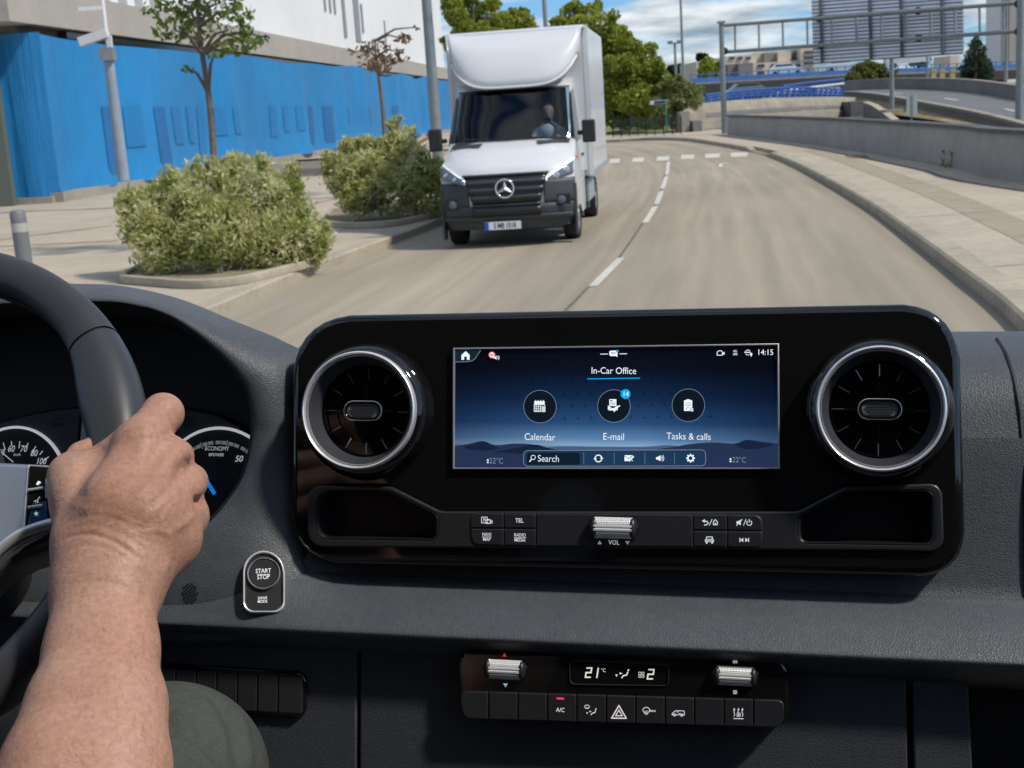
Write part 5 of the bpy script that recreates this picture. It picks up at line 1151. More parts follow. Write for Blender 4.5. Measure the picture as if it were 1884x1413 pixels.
y = sym(); y.arc(1376, 648.5, 4.6, 30, 150, 1, 8); y.arc(1376, 648.5, 4.6, 210, 300, 1, 8); y.line([(1370, 648), (1380, 648.4)], 1.6); y.disc(1382, 651.5, 2.3); y.poly([(1380, 652.5), (1384, 652.5), (1382, 656.5)]); y.build(M_uiw, scr, 'location_icon')
for u, v in ((897.5, 848.5), (1344, 846.7)): y = sym(); y.poly([(u - 2.2, v - 1), (u + 2.2, v - 1), (u, v - 4.5)]); y.poly([(u - 2.2, v + 1), (u + 2.2, v + 1), (u, v + 4.5)]); y.build(M_uiw, scr, 'stepper_icon')
# calendar, mail and clipboard icons
y = sym(); y.rect(983, 738, 1002, 743.5); y.rect(983, 744.5, 1002, 757, 1.2); 
for u in (986.5, 990.5, 994.5): 
    for v in (747.5, 751, 754.5): y.rect(u - 1.3, v - 1.1, u + 1.3, v + 1.1)
for u in (985.5, 990, 994.7, 999.5): y.line([(u, 736.5), (u, 740)], 1)
y.build(M_uiw, scr, 'calendar_icon'); y = sym(dn=.0001); y.rect(995.5, 746.5, 1004, 758.3); y.build(M_uid, scr, 'calendar_gap'); y = sym(dn=.0002); y.rect(996.5, 747.5, 1003.5, 758); y.build(em_mat('display_pale', (.7, .74, .78), .7), scr, 'calendar_note')
y = sym(); y.rect(1121, 734.5, 1134, 747); y.poly([(1118.5, 745), (1127.5, 751), (1136.5, 745), (1136.5, 755), (1118.5, 755)]); y.build(M_uiw, scr, 'mail_icon'); y = sym(dn=.0001); y.rect(1122.5, 736.3, 1127, 738.2)
for v in (740, 742.2, 744.4): y.line([(1122.5, v), (1132.5, v)], .7)
y.line([(1118.5, 745.5), (1127.5, 751), (1136.5, 745.5)], .9); y.line([(1118.5, 755), (1125, 749.5)], .8); y.line([(1136, 755), (1130, 749.5)], .8); y.build(M_uik, scr, 'mail_lines'); y = sym(dn=.0002); y.line([(1130, 757), (1132, 752), (1136, 749), (1140, 746.5)], 2.2); y.build(M_uiw, scr, 'pen_icon')
y = sym(); y.rect(1258.5, 736.5, 1273.5, 756); y.rect(1262.5, 734.8, 1269.5, 738); y.build(M_uiw, scr, 'tasks_icon'); y = sym(dn=.0001)
for v in (741, 743.8, 746.6): y.rect(1261, v - .7, 1262.6, v + .7); y.line([(1264, v), (1271, v)], .8)
y.line([(1262, 753.5), (1263.5, 751), (1267, 749)], 1.1); y.rect(1269.6, 750, 1275.6, 757); y.build(M_uik, scr, 'tasks_lines'); y = sym(dn=.0002); y.rect(1270.5, 750.8, 1275.3, 756.6); y.build(M_uiw, scr, 'check_box'); y = sym(dn=.0003); y.line([(1271.6, 753.5), (1272.8, 755), (1274.6, 752)], .8); y.build(M_uik, scr, 'check_mark')
# toolbar
tb = rounded([(963.5, 829), (1298, 827.5), (1298.5, 857), (963, 858)], 8)
y = Sym(DP, n - .0002); y.poly(tb); y.build(em_mat('display_bar', (.014, .05, .115), .62), scr, 'toolbar'); y = Sym(DP, n - .00005); y.line(tb + tb[:1], .9); y.build(M_uig, scr, 'toolbar_edge')
y = Sym(DP, n - .0001); y.poly(rounded([(969, 833), (1067, 832.5), (1067, 855), (969, 855.3)], 5)); y.build(em_mat('display_field', (.006, .018, .036), .55), scr, 'search_field')
y = sym(); y.arc(981, 841.5, 4, 0, 360, 1, 16); y.line([(978.2, 844.6), (974.5, 849)], 1.8); y.build(M_uiw, scr, 'search_icon')
y = sym(); y.arc(1101, 843.5, 6.2, 20, 165, 1.8, 10); y.arc(1101, 843.5, 6.2, 200, 345, 1.8, 10); y.poly([(1092, 843), (1098, 843), (1095, 847)]); y.poly([(1104, 844), (1110, 844), (1107, 840)]); y.build(M_uiw, scr, 'refresh_icon')
y = sym(); y.rect(1149, 837.5, 1164, 848.3); y.build(M_uiw, scr, 'compose_icon'); y = sym(dn=.0001); y.line([(1149, 838.5), (1156, 843.5), (1163, 838.5)], 1); y.line([(1157.5, 849.5), (1165, 841)], 4.6); y.build(M_uik, scr, 'compose_lines'); y = sym(dn=.0002); y.line([(1158, 848), (1165.5, 840)], 2.4); y.build(M_uiw, scr, 'pencil_icon')
y = sym(); y.poly([(1207, 841), (1210, 841), (1215, 837.5), (1215, 848.5), (1210, 845.5), (1207, 845.5)])
for r in (3.5, 6, 8.4): y.arc(1213, 843, r, -42, 42, .9, 6)
y.build(M_uiw, scr, 'sound_icon'); y = sym(); y.arc(1270.5, 843, 4.9, 0, 360, 2.4, 20)
for a in range(0, 360, 45): y.line([(1270.5 + 5.2 * math.cos(R_(a)), 843 + 5.2 * math.sin(R_(a))), (1270.5 + 7.2 * math.cos(R_(a)), 843 + 7.2 * math.sin(R_(a)))], 2.4)
y.build(M_uiw, scr, 'gear_icon'); y = sym()
for u in (1074, 1130, 1186.5, 1241): y.line([(u, 833), (u, 854)], .6)
y.build(M_uig, scr, 'toolbar_divider')

# ---- round air vents
def vent(u, v, Rpx, tilt=0.0):
    c = D(u, v, PN + .018); c.z = PN; R = Rpx * DP.px(u, v, PN + .02)
    M_ = Matrix.Translation(c) @ Matrix.Rotation(tilt, 4, 'Y')
    def lt(prof, seg=96): return MB().lathe([(r * R, z) for r, z in prof], seg)
    h = lt([(1.24, -.004), (1.22, .001), (1.185, .008), (1.14, .0135), (1.08, .017), (1.03, .019), (.98, .019), (.98, .005)]).build('air_vent', M_gloss, dash, 50, M=M_)
    a = [(1.0 + .036 * math.cos(t_), .0205 + .0046 * math.sin(t_)) for t_ in [2 * math.pi * k / 16 for k in range(16)]]
    MB().lathe([(r * R, z) for r, z in a], 110, closed=True).build('chrome_ring', M_chr, h, 60, M=M_)
    b_ = [(.952 + .013 * math.cos(t_), .0205 + .0022 * math.sin(t_)) for t_ in [2 * math.pi * k / 10 for k in range(10)]]
    MB().lathe([(r * R, z) for r, z in b_], 110, closed=True).build('inner_chrome_ring', M_satm, h, 60, M=M_)
    lt([(.945, .020), (.935, .0165), (.83, .009), (.815, .0065), (.80, .003)]).build('bezel', M_bezel, h, 40, M=M_)
    lt([(.80, .006), (.795, .0), (.0001, .0)]).build('vent_bowl', M_gloss, h, 40, M=M_)
    lt([(.792, .0035), (.782, .0048), (.770, .0042), (.765, -.003)]).build('inner_ring', M_gloss, h, 50, M=M_)
    lt([(.563, -.001), (.561, .0010), (.555, .0014), (.549, .0010), (.547, -.001)]).build('vane_ring', M_gloss, h, 50, M=M_)
    for k in range(12):
        a_ = 2 * math.pi * k / 12; q = Matrix.Rotation(a_, 3, 'Z')
        b_ = MB().box(q @ V((.66 * R, 0, .0)), (.20 * R, .0006, .0024), 0, q @ Matrix.Rotation(R_(20), 3, 'X')).build('vane', M_vane, h, M=M_)
    for k in (0, 1): MB().box((R * .40 * (1 if k else -1), 0, .004), (.30 * R, .0028, .004)).build('cross_bar', M_gloss, h, M=M_)
    for k in (0, 1): MB().box((0, R * .36 * (1 if k else -1), .002), (.0022, .22 * R, .004)).build('cross_bar', M_gloss, h, M=M_)
    hw, hh = .34 * R, .165 * R
    ov = rounded([(-hw, -hh), (hw, -hh), (hw, hh), (-hw, hh)], hh * .99, 10); sc_ = .88; ov2 = [(x * .90, y * .80) for x, y in ov]
    o = flat('vent_tab', [ov, ov2], .002, .0135, M_chr if 0 else M_gloss, h, .0012); o.data.transform(M_)
    rim = [(x * 1.04, y * 1.07) for x, y in ov]; o = flat('tab_rim', [rim, [(x * .965, y * .93) for x, y in ov]], .009, .0128, M_satm, h, .0006); o.data.transform(M_)
    o = flat('tab_grip', [ov2], .002, .0118, pbr('grip_rubber', (.09, .098, .105), .5, bump=(1200, .8, .001)) if 'grip_rubber' not in bpy.data.materials else bpy.data.materials['grip_rubber'], h, .0008); o.data.transform(M_)
    dots = MB()
    for i in range(-9, 10):
        for j in range(-2, 3):
            if abs(i) < 9 - abs(j): dots.box((i * hw * .085, j * hh * .26, .0121), (hw * .045, hw * .045, .0007))
    dots.build('grip_dots', M_matte, h, M=M_)
    return h
vent(663, 755, 101); vent(1620, 752, 117)
# ---- control strip with two storage trays
CN = PN + .002
stp = [(566, 893), (720, 895), (812, 941), (1468, 941), (1556, 895), (1733, 889), (1737, 1016), (1640, 1013), (567, 1006)]
rs_ = [26, 30, 34, 34, 30, 24, 26, 10, 30]
tl = [(583, 903), (716, 904), (806, 948), (806, 993), (585, 990)]; tr_ = [(1470, 950), (1558, 905), (1719, 902), (1720, 1002), (1468, 998)]
trl = [26, 26, 12, 10, 20]; trr = [12, 26, 20, 16, 14]
flat('control_strip', [dpoly(rounded(stp, rs_), CN), dpoly(rounded(tl, trl), CN), dpoly(rounded(tr_, trr), CN)], PN - .001, CN + .0015, M_satin, dash, .0014)
for nm, tp, rr_ in (('storage_tray', tl, trl), ('storage_tray', tr_, trr)):
    o1, o2_ = dpoly(rounded([(u, v) for u, v in tp], rr_), CN), None
    cx_ = sum(x for x, y_ in o1) / len(o1); cy_ = sum(y_ for x, y_ in o1) / len(o1)
    def ring(s_, z): return [V((cx_ + (x - cx_) * s_, cy_ + (y_ - cy_) * s_, z)) for x, y_ in o1]
    R0 = [ring(1.012, CN + .0012), ring(1.0, CN + .0018), ring(.965, CN + .001), ring(.955, CN - .001), ring(.945, CN - .006), ring(.93, PN - .022), ring(.91, PN - .0245)]
    m = MB(); m.grid([r + r[:1] for r in R0]); m.v += [tuple(p) for p in R0[-1]]; k = len(m.v); m.f.append(tuple(range(k - len(o1), k))); m.build(nm, M_tray, dash, 45)
BN = CN + .0026
def button(poly, r, marks=None, n0=BN, mat=None, name='button', z0=None):
    o = flat(name, [dpoly(rounded(poly, r), n0)], (z0 if z0 is not None else n0 - .004), n0, mat or M_satin, dash, .0008)
    return o
gaps = flat('button_well', [outl([(864, 942), (987, 943), (1403, 946), (1405, 1009), (988, 1006), (866, 1004)], [16, 2, 16, 16, 2, 16], CN + .0018)], CN, CN + .0019, M_matte, dash, .0003)
b1 = button([(866, 944), (926, 944.5), (926, 971.5), (866, 971)], [14, 2, 2, 2]); b2 = button([(928, 944.5), (985, 945), (985, 972), (928, 971.5)], 2)
b3 = button([(866, 973), (926, 973.5), (926, 1003), (868, 1002)], [2, 2, 2, 14]); b4 = button([(928, 973.5), (985, 974), (985, 1004.5), (928, 1003)], 2)
button([(987, 945), (1274, 947), (1274, 1006), (987, 1004.5)], 2, name='strip_insert')
b5 = button([(1276, 947), (1337, 947.5), (1337, 975.5), (1276, 975)], 2); b6 = button([(1339, 947.5), (1402, 948), (1402, 976), (1339, 975.5)], [2, 14, 2, 2])
b7 = button([(1276, 977), (1337, 977.5), (1337, 1006), (1276, 1005.5)], 2); b8 = button([(1339, 977.5), (1402, 978), (1403, 1007), (1339, 1006)], [2, 2, 14, 2])
bn = BN + .0003
lettering(DP, 'TEL', 955.5, 958, 7.5, bn, M_print, b2, .9, 0, .012)
for s, u, v in (('NAVI', 895.5, 983.5), ('MAP', 895.5, 992.5)): lettering(DP, s, u, v, 6, bn, M_print, b3, .85, 0, .01)
for s, u, v in (('RADIO', 956.5, 984.5), ('MEDIA', 956.5, 993.8)): lettering(DP, s, u, v, 6, bn, M_print, b4, .82, 0, .01)
y = Sym(DP, bn); y.line([(887, 988), (904, 988)], .9); y.build(M_print, b3); y = Sym(DP, bn); y.line([(946, 989.2), (968, 989.4)], .9); y.build(M_print, b4)
y = Sym(DP, bn); y.rect(886, 951.5, 896.5, 962, 1.3); y.rect(894, 956.5, 902, 963, 1.5); y.line([(902, 960), (905.5, 957.5), (905.5, 962.5), (902, 960)], 1.1); y.line([(896, 956), (901, 956)], 1.5); y.build(M_print, b1); lettering(DP, 'P', 891, 956.8, 6, bn, M_print, b1, .9, 0, .02)
y = Sym(DP, bn); y.poly([(1291, 958.5), (1297, 955), (1297, 962)]); y.line([(1296, 958.5), (1301, 959.5), (1303, 962), (1300, 965.5), (1296, 966)], 1.8); y.line([(1305, 966.5), (1310, 955.5)], 1.3); y.line([(1312.5, 965.5), (1312.5, 960), (1316, 956), (1319.8, 960), (1319.8, 965.5), (1312.5, 965.5)], 1.5); y.rect(1315, 962, 1317.4, 965.5); y.build(M_print, b5)
y = Sym(DP, bn); y.poly([(1355, 959), (1358, 959), (1363, 956), (1363, 966.5), (1358, 963.5), (1355, 963.5)]); y.line([(1355, 967), (1365.5, 955.5)], 1.3); y.line([(1368, 966.5), (1372.5, 955.5)], 1.2); y.arc(1378.5, 962, 4.6, 130, 410, 1.4, 14); y.line([(1378.5, 955.5), (1378.5, 961)], 1.4); y.build(M_print, b6)
y = Sym(DP, bn); y.poly([(1298.5, 992), (1299.5, 987), (1311, 987), (1312, 992)]); y.poly([(1297, 992.5), (1313.5, 992.5), (1313.5, 997), (1297, 997)]); y.rect(1298.5, 997, 1302, 1000); y.rect(1308.5, 997, 1312, 1000); y.build(M_print, b7); y = Sym(DP, bn + .0002); y.rect(1301, 988.5, 1309.5, 991.3); y.line([(1299, 994.8), (1311.5, 994.8)], .9); y.build(M_satin, b7)
y = Sym(DP, bn); y.rect(1360.5, 989.5, 1362, 997.5); y.poly([(1362, 993.5), (1367.5, 989.5), (1367.5, 997.5)]); y.poly([(1371, 989.5), (1376.5, 993.5), (1371, 997.5)]); y.rect(1376.5, 989.5, 1378, 997.5); y.build(M_print, b8)
lettering(DP, 'VOL', 1129.5, 998.5, 8, bn, M_print, dash, .9, 0, .01)
y = Sym(DP, bn); y.line([(1100.5, 1000.5), (1106, 1000.5), (1103.2, 996), (1100.5, 1000.5)], 1); y.line([(1151.5, 996.5), (1157.5, 996.5), (1154.5, 1001), (1151.5, 996.5)], 1); y.build(M_print, dash, 'volume_symbol')
def roller(u, v, wpx, hpx, n, par=None):
    k = DP.px(u, v, n); c = D(u, v, n); W, Hh = wpx * k, hpx * k; r = Hh * .60
    h = flat('roller_bezel', [[(c.x + x, c.y + y_) for x, y_ in rounded([(-W * .66, -Hh * .52), (W * .66, -Hh * .52), (W * .66, Hh * .52), (-W * .66, Hh * .52)], Hh * .5, 8)]], n - .004, n + .0015, M_gloss, dash, .0012)
    na, nx = 44, 96; rows_ = []
    for i in range(na + 1):
        a = R_(-58 + 116 * i / na); row = []
        for j in range(nx + 1):
            x = -W / 2 + W * j / nx; f_ = abs(i / na - .5)
            rr_ = r
            if f_ < .13: rr_ = r * (1.06 if f_ > .035 else 1.015)
            elif .17 < f_ < .44 and 5 < j < nx - 5: rr_ = r * (1.0 + (.055 if (j % 4 < 2) else -.03) * (1 if (i % 4 < 2) else .2))
            elif f_ < .17: rr_ = r * .93
            row.append(V((c.x + x, c.y + rr_ * math.sin(a), n + .002 - r * .52 + rr_ * math.cos(a) * 1.0)))
        rows_.append(row)
    MB().grid(rows_).build('roller', M_knurl, h, 30)
    for s_ in (-1, 1):
        cap = MB()
        for i in range(1): cap.lathe([(.0001, .0), (r * .95, 0), (r * .93, .0012), (.0001, .0016)], 30)
        cap.build('roller_end', M_gloss, h, 40, M=Matrix.Translation((c.x + s_ * W * .503, c.y, n + .002 - r * .52)) @ Matrix.Rotation(R_(90) * s_, 4, 'Y'))
        q = MB(); 
        for a_ in range(1): q.lathe([(Hh * .49, -.001), (Hh * .47, .003), (Hh * .36, .0055), (Hh * .15, .0068), (.0001, .007)], 30)
        q.build('bezel_cheek', M_satin, h, 50, M=Matrix.Translation((c.x + s_ * W * .50, c.y, n + .0012)) @ Matrix.Diagonal((.42, 1, .8, 1)))
    return h
roller(1129, 971, 70, 38, BN)
# ---- lower dash: separate panels with shut lines
LN = .006
def lpanel(pts, n1_, mat, name='lower_panel', b_=.002): return flat(name, [dpoly(pts, n1_)], n1_ - .03, n1_, mat, dash, b_)
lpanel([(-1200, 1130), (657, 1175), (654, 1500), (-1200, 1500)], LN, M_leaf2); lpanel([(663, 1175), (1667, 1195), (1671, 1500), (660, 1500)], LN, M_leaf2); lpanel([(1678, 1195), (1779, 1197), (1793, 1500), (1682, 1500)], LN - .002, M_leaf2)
MB().quad(*[D(u, v, -.06) for u, v in ((-1200, 1130), (2150, 1130), (2150, 1560), (-1200, 1560))]).build('lower_back', M_matte, dash)
MB().quad(*[D(u, v, q) for u, v, q in ((1779, 1180, LN - .004), (1779, 1180, -.06), (1793, 1520, -.06), (1793, 1520, LN - .004))]).build('glovebox_side', M_matte, dash)
# left blank switch bank
SBN = LN + .004
sb = flat('switch_bank', [outl([(240, 1216), (564, 1236), (561, 1325), (236, 1306)], [20, 22, 22, 20], SBN)], LN - .002, SBN, M_gloss, dash, .003)
for u0, u1 in ((255, 322), (324, 360), (362, 398), (400, 436), (438, 473), (475, 511), (513, 556)):
    f0, f1 = (u0 - 240) / 324, (u1 - 240) / 324
    flat('blank_switch', [outl([(u0, 1228 + 18 * f0), (u1, 1228 + 18 * f1), (u1 - 1, 1298 + 16 * f1), (u0 - 1, 1298 + 16 * f0)], 4, SBN + .002)], SBN - .001, SBN + .0025, M_satin, sb, .0008)
# start / stop and drive mode
pa, pb_, pc, pd = on_surf(485, 1022), on_surf(485, 1118), on_surf(456, 1070), on_surf(515, 1070)
zu = (pa - pb_).normalized(); zn = (pd - pc).cross(zu).normalized(); zx = zu.cross(zn)
R3 = DP.M.to_3x3(); SP = Plane(DP.M @ ((pa + pb_) / 2 + zn * .0005), R3 @ zx, R3 @ zu, R3 @ zn)
def ob(u, v, w_, bot, n):
    up = [(u - w_ * math.cos(R_(a)), v - w_ * 1.06 * math.sin(R_(a))) for a in range(0, 181, 10)]
    k = 18; dn = [(u + w_ - k + k * math.cos(R_(a)), bot - k + k * math.sin(R_(a))) for a in range(0, 91, 15)] + [(u - w_ + k - k * math.sin(R_(a)), bot - k + k * math.cos(R_(a))) for a in range(0, 91, 15)]
    return [(q.x, q.y) for q in (SP.P(x, y_, n) for x, y_ in up + dn)]
ss_ = flat('start_switch', [ob(485.5, 1055, 35.5, 1125, .002)], -.03, .002, M_satin, dash, .001)
ss_.matrix_basis = DP.I @ SP.M
flat('switch_ring', [ob(485.5, 1054.5, 38.5, 1127.5, .003), ob(485.5, 1055, 35, 1124, .003)], -.03, .0045, M_chr, ss_, .0009)
c = SP.P(485.5, 1056, .002); r = 29 * SP.px(485, 1056, .002)
MB().lathe([(.0001, .0022), (r * .9, .0024), (r * .95, .0014), (r * .96, 0)], 56, c).build('start_button', M_satin, ss_, 40)
MB().lathe([(r * .95, .0005), (r * .96, .003), (r * 1.0, .0034), (r * 1.04, .0025), (r * 1.05, 0)], 64, c).build('button_ring', M_satm, ss_, 50)
for s, u, v, h_ in (('START', 484.5, 1050.5, 8), ('STOP', 484.5, 1062, 8)): lettering(SP, s, u, v, h_, .0046, M_print, ss_, .85, 0, .008)
y = Sym(SP, .0046); y.line([(473, 1056.5), (497, 1056.7)], .9); y.build(M_print, ss_)
for s, u, v in (('DRIVE', 483, 1100.5), ('MODE', 483, 1106.8)): lettering(SP, s, u, v, 5.2, .0024, M_print, ss_, .85, 0, .01)
m = MB()
for i in range(-4, 5):
    for j in range(-5, 6):
        if (i / 4.2) ** 2 + (j / 5.2) ** 2 <= 1 and (i + j) % 2 == 0: m.lathe([(.0001, .0004), (.0007, .0003), (.0008, -.004)], 10, on_surf(350 + i * 3.5, 1091 + j * 3.4) + V((0, 0, .0004)))
m.build('microphone_holes', M_matte, dash)
# ---- climate panel
KN = .024
cp = flat('climate_panel', [outl([(838, 1196), (1452, 1210), (1451, 1340), (849, 1324)], [26, 34, 30, 34], KN)], -.01, KN, M_gloss, dash, .003)
flat('climate_display', [outl([(1047, 1214), (1231, 1219), (1231, 1263), (1047, 1260)], 10, KN + .001), outl([(1049, 1216), (1229, 1221), (1229, 1261), (1049, 1258)], 9, KN + .001)], KN - .001, KN + .0012, M_matte, cp, .0004)
M_lcd = pbr('lcd_digits', (.55, .53, .45), .5, emit=((.9, .88, .75), .42)); kn = KN + .0006
def seg7(u, v, w_, h_, segs, sl=.16):
    y = Sym(DP, kn); P_ = {'a': ((0, 0), (1, 0)), 'b': ((1, 0), (1, .5)), 'c': ((1, .5), (1, 1)), 'd': ((0, 1), (1, 1)), 'e': ((0, .5), (0, 1)), 'f': ((0, 0), (0, .5)), 'g': ((0, .5), (1, .5))}
    for s in segs: y.line([(u + x * w_ + (1 - yy) * h_ * sl, v + yy * h_) for x, yy in P_[s]], 2.6)
    y.build(M_lcd, cp, 'digit')
seg7(1077, 1229, 9, 17, 'abged'); seg7(1089, 1229.5, 9, 17, 'bc'); seg7(1191, 1232, 9.5, 17, 'abged')
lettering(DP, '°C', 1110, 1233.5, 6.5, kn, M_lcd, cp, .85)
def person_sym(y, u, v, s=1.0):
    y.disc(u + 14 * s, v - 6 * s, 1.8 * s, 12); y.line([(u + 13 * s, v - 2.5 * s), (u + 11 * s, v + 3 * s), (u + 5 * s, v + 4 * s), (u + 2 * s, v + 8 * s)], 2.2 * s); y.poly([(u - 2 * s, v - 2 * s), (u + 3.5 * s, v), (u - 2 * s, v + 2 * s)]); y.poly([(u - 10 * s, v + 2 * s), (u - 5.5 * s, v + 2 * s), (u - 7.7 * s, v + 6.5 * s)])
y = Sym(DP, kn); person_sym(y, 1142, 1239); y.build(M_lcd, cp)
def fan_sym(y, u, v, s, w_):
    for dx, dy in ((-1, -1), (1, -1), (-1, 1), (1, 1)): y.arc(u + dx * s * .52, v + dy * s * .52, s * .42, 0, 360, w_ * .75, 14)
y = Sym(DP, kn); fan_sym(y, 1180, 1241.5, 5.5, 1.1); y.build(M_lcd, cp)
for v, s in ((1216, 4.2), (1273.5, 3.4)): y = Sym(DP, kn); fan_sym(y, 1352.5, v, s, 1.2); y.build(M_print, cp)
y = Sym(DP, kn); y.poly([(924.5, 1208), (931.8, 1208), (928, 1201)]); y.build(em_mat('warm_mark', (.7, .03, .03), .6), cp); y = Sym(DP, kn); y.poly([(925.5, 1257.5), (934.2, 1257.5), (930, 1264.5)]); y.build(em_mat('cool_mark', (.28, .52, .75), .6), cp)
roller(930, 1231, 62, 34, KN); roller(1353, 1243, 66, 35, KN)
CB = [844 + 54.2 * i for i in range(11)] + [1444]
cbs = []
for i in range(11):
    u0, u1 = CB[i], CB[i + 1]; f0, f1 = (u0 - 844) / 600, (u1 - 844) / 600
    rr_ = [12 if i == 0 else 2, 12 if i == 10 else 2, 16 if i == 10 else 2, 16 if i == 0 else 2]
    s_ = 7 if i == 0 else 0
    cbs.append(button([(u0 + 1, 1271.5 + 17 * f0), (u1 - .8, 1271.5 + 17 * f1), (u1 - .8 - (3 if i == 10 else 0), 1322 + 17 * f1), (u0 + 1 + s_, 1322 + 17 * f0)], rr_, n0=KN + .0022, name='climate_button'))
cn_ = KN + .0025
y = Sym(DP, cn_); y.line([(1025, 1285), (1036.5, 1285.3)], 3.2); y.build(em_mat('indicator_red', (.95, .03, .13), .95), cbs[3], 'indicator_light'); lettering(DP, 'A/C', 1031, 1306.5, 7.6, cn_, M_print, cbs[3], .88, 0, .01)
y = Sym(DP, cn_); person_sym(y, 1086, 1309, .75); y.arc(1080, 1302, 5, 20, 160, 1.1, 8); y.line([(1075.3, 1300.3), (1077.5, 1303.5), (1082.5, 1303.5), (1084.7, 1300.3)], 1); y.line([(1079, 1301), (1079, 1304)], .8); y.line([(1081.5, 1301), (1081.5, 1304)], .8); y.build(M_print, cbs[4])
def tri(y, u, v, s, w_): q = [(u - s, v + s * .80), (u + s, v + s * .82), (u, v - s * .92)]; y.line(q + q[:1], w_)
y = Sym(DP, cn_); tri(y, 1138.7, 1310.5, 13.5, 2.2); tri(y, 1138.7, 1312, 6, 1.8); y.build(M_print, cbs[5]); y = Sym(DP, cn_); tri(y, 1138.7, 1311.5, 9.8, 1.0); y.build(em_mat('hazard_red', (.35, .03, .08), .35), cbs[5], 'hazard_triangle')
y = Sym(DP, cn_); y.arc(1189, 1308.5, 7, 25, 155, 1.3, 10); y.line([(1182.5, 1306), (1185.5, 1312), (1192.5, 1312), (1195.5, 1306)], 1.2)
for u in (1187, 1189, 1191): y.line([(u, 1307.5), (u - .6, 1310), (u + .3, 1315)], .8)
y.build(M_print, cbs[6]); lettering(DP, 'MAX', 1200.5, 1308.2, 3.6, cn_, M_print, cbs[6], 1.1, 0, .02)
y = Sym(DP, cn_); y.line([(1236.5, 1315), (1237, 1312.5), (1243, 1307.5), (1258.5, 1308), (1259.3, 1315.3), (1236.5, 1315)], 1.3); y.arc(1241, 1315.5, 2.2, 0, 360, 1.1, 10); y.arc(1254.5, 1315.8, 2.2, 0, 360, 1.1, 10); y.arc(1247, 1311.3, 2, 40, 160, .9, 6); y.arc(1250, 1311.3, 2, 220, 340, .9, 6); y.build(M_print, cbs[7])
y = Sym(DP, cn_)
for u in (1351, 1358.7, 1366): y.line([(u - .5, 1318), (u + 1, 1314), (u - 1, 1310), (u, 1305)], 1.2); y.poly([(u - 2, 1306.5), (u + 2, 1306.5), (u, 1302.3)])
fan_sym(y, 1359, 1315, 3.8, .9); y.line([(1350, 1322), (1367.5, 1322.3)], 1.5); y.build(M_print, cbs[9])
# ------------------------------------------------------------------ steering wheel
nw = V((-.16, .56, 1)).normalized(); aw = V((0, 1, 0)).cross(nw).normalized(); bw = nw.cross(aw)
WP = Plane(camp(-.440, -.076, -.882), C2W @ aw, C2W @ bw, C2W @ nw)
WR = .185
wh = thing('steering_wheel', 'black leather steering wheel with a silver spoke and button pad', 'steering wheel', M=WP.M)
M_rim = pbr('wheel_leather', (.030, .031, .033), .46, voro=(520, .22, .0006), var=(40, .08), rvar=(25, .05))
M_grip = pbr('smooth_leather', (.032, .034, .037), .40, bump=(700, .10, .0004), rvar=(20, .04))
def wang(u, v): q = WP.P(u, v); return math.degrees(math.atan2(q.y, q.x))
seam = wang(185, 634)
def rim_rows(a0, a1, grow=0.0):
    rows_ = []; n_ = max(int(abs(a1 - a0) / 1.5), 4)
    for i in range(n_ + 1):
        a = a0 + (a1 - a0) * i / n_; lobe = math.exp(-((a - 24) / 17) ** 2) + math.exp(-((a - 156) / 17) ** 2)
        ra, rb = .0155 + .0062 * lobe + grow, .0175 + .003 * lobe + grow
        ct, st_ = math.cos(R_(a)), math.sin(R_(a)); row = []
        for k in range(29):
            q = 2 * math.pi * k / 28; c_, s_ = math.cos(q), math.sin(q)
            e = (abs(c_) ** 2.3 + abs(s_) ** 2.3) ** (-1 / 2.3)
            rr_ = WR - .006 * lobe + ra * c_ * e; row.append(V((rr_ * ct, rr_ * st_, rb * s_ * e)))
        rows_.append(row)
    return rows_
MB().grid(rim_rows(seam + .35, 360 - 52)).build('rim', M_rim, wh, 70, fix=True)
MB().grid(rim_rows(-52, seam - .35)).build('rim_grip', M_grip, wh, 70, fix=True)
MB().grid(rim_rows(seam - .5, seam + .5, -.0012)).build('rim_seam', M_matte, wh, 70)
MB().grid(rim_rows(307.6, 308.4, -.0012)).build('rim_seam', M_matte, wh, 70)
# stitching just inside the rim
m = MB()
for a in np.arange(seam + 2, 140, 1.6):
    r_ = WR - .0157; p0, p1 = [V((r_ * math.cos(R_(q)), r_ * math.sin(R_(q)), .0045)) for q in (a, a + 1.0)]; m.tube([p0, p1 + V((0, 0, .0012))], .0005, 5)
m.build('stitching', M_matte, wh)
def wpoly(pts, n): return [(q.x, q.y) for q in (WP.P(u, v, n) for u, v in pts)]
M_sil = pbr('brushed_silver', (.55, .57, .60), .26, .9, var=(6, .05))
SN = .004
flat('spoke', [wpoly([(-420, 842), (-60, 845), (98, 853), (190, 868), (200, 955), (96, 972), (40, 1000), (-20, 1040), (-90, 1110), (-420, 1110)], SN)], -.022, SN, M_sil, wh, .004)
flat('spoke', [[(-x, y_) for x, y_ in wpoly([(-220, 842), (-60, 845), (98, 853), (190, 868), (200, 955), (96, 972), (40, 1000), (-20, 1040), (-90, 1110), (-220, 1110)], SN)][::-1]], -.022, SN, M_sil, wh, .004)
flat('button_pad', [wpoly(rounded([(53, 856), (200, 866), (200, 955), (44, 975)], 4), SN + .002)], 0, SN + .0025, M_gloss, wh, .0012)
flat('button_pad_edge', [wpoly([(51.5, 854.5), (202, 864), (202, 958), (42, 977)], SN + .0015), wpoly([(54, 857.5), (199, 867), (199, 954), (45.5, 973)], SN + .0015)], 0, SN + .0018, M_satm, wh, .0004)
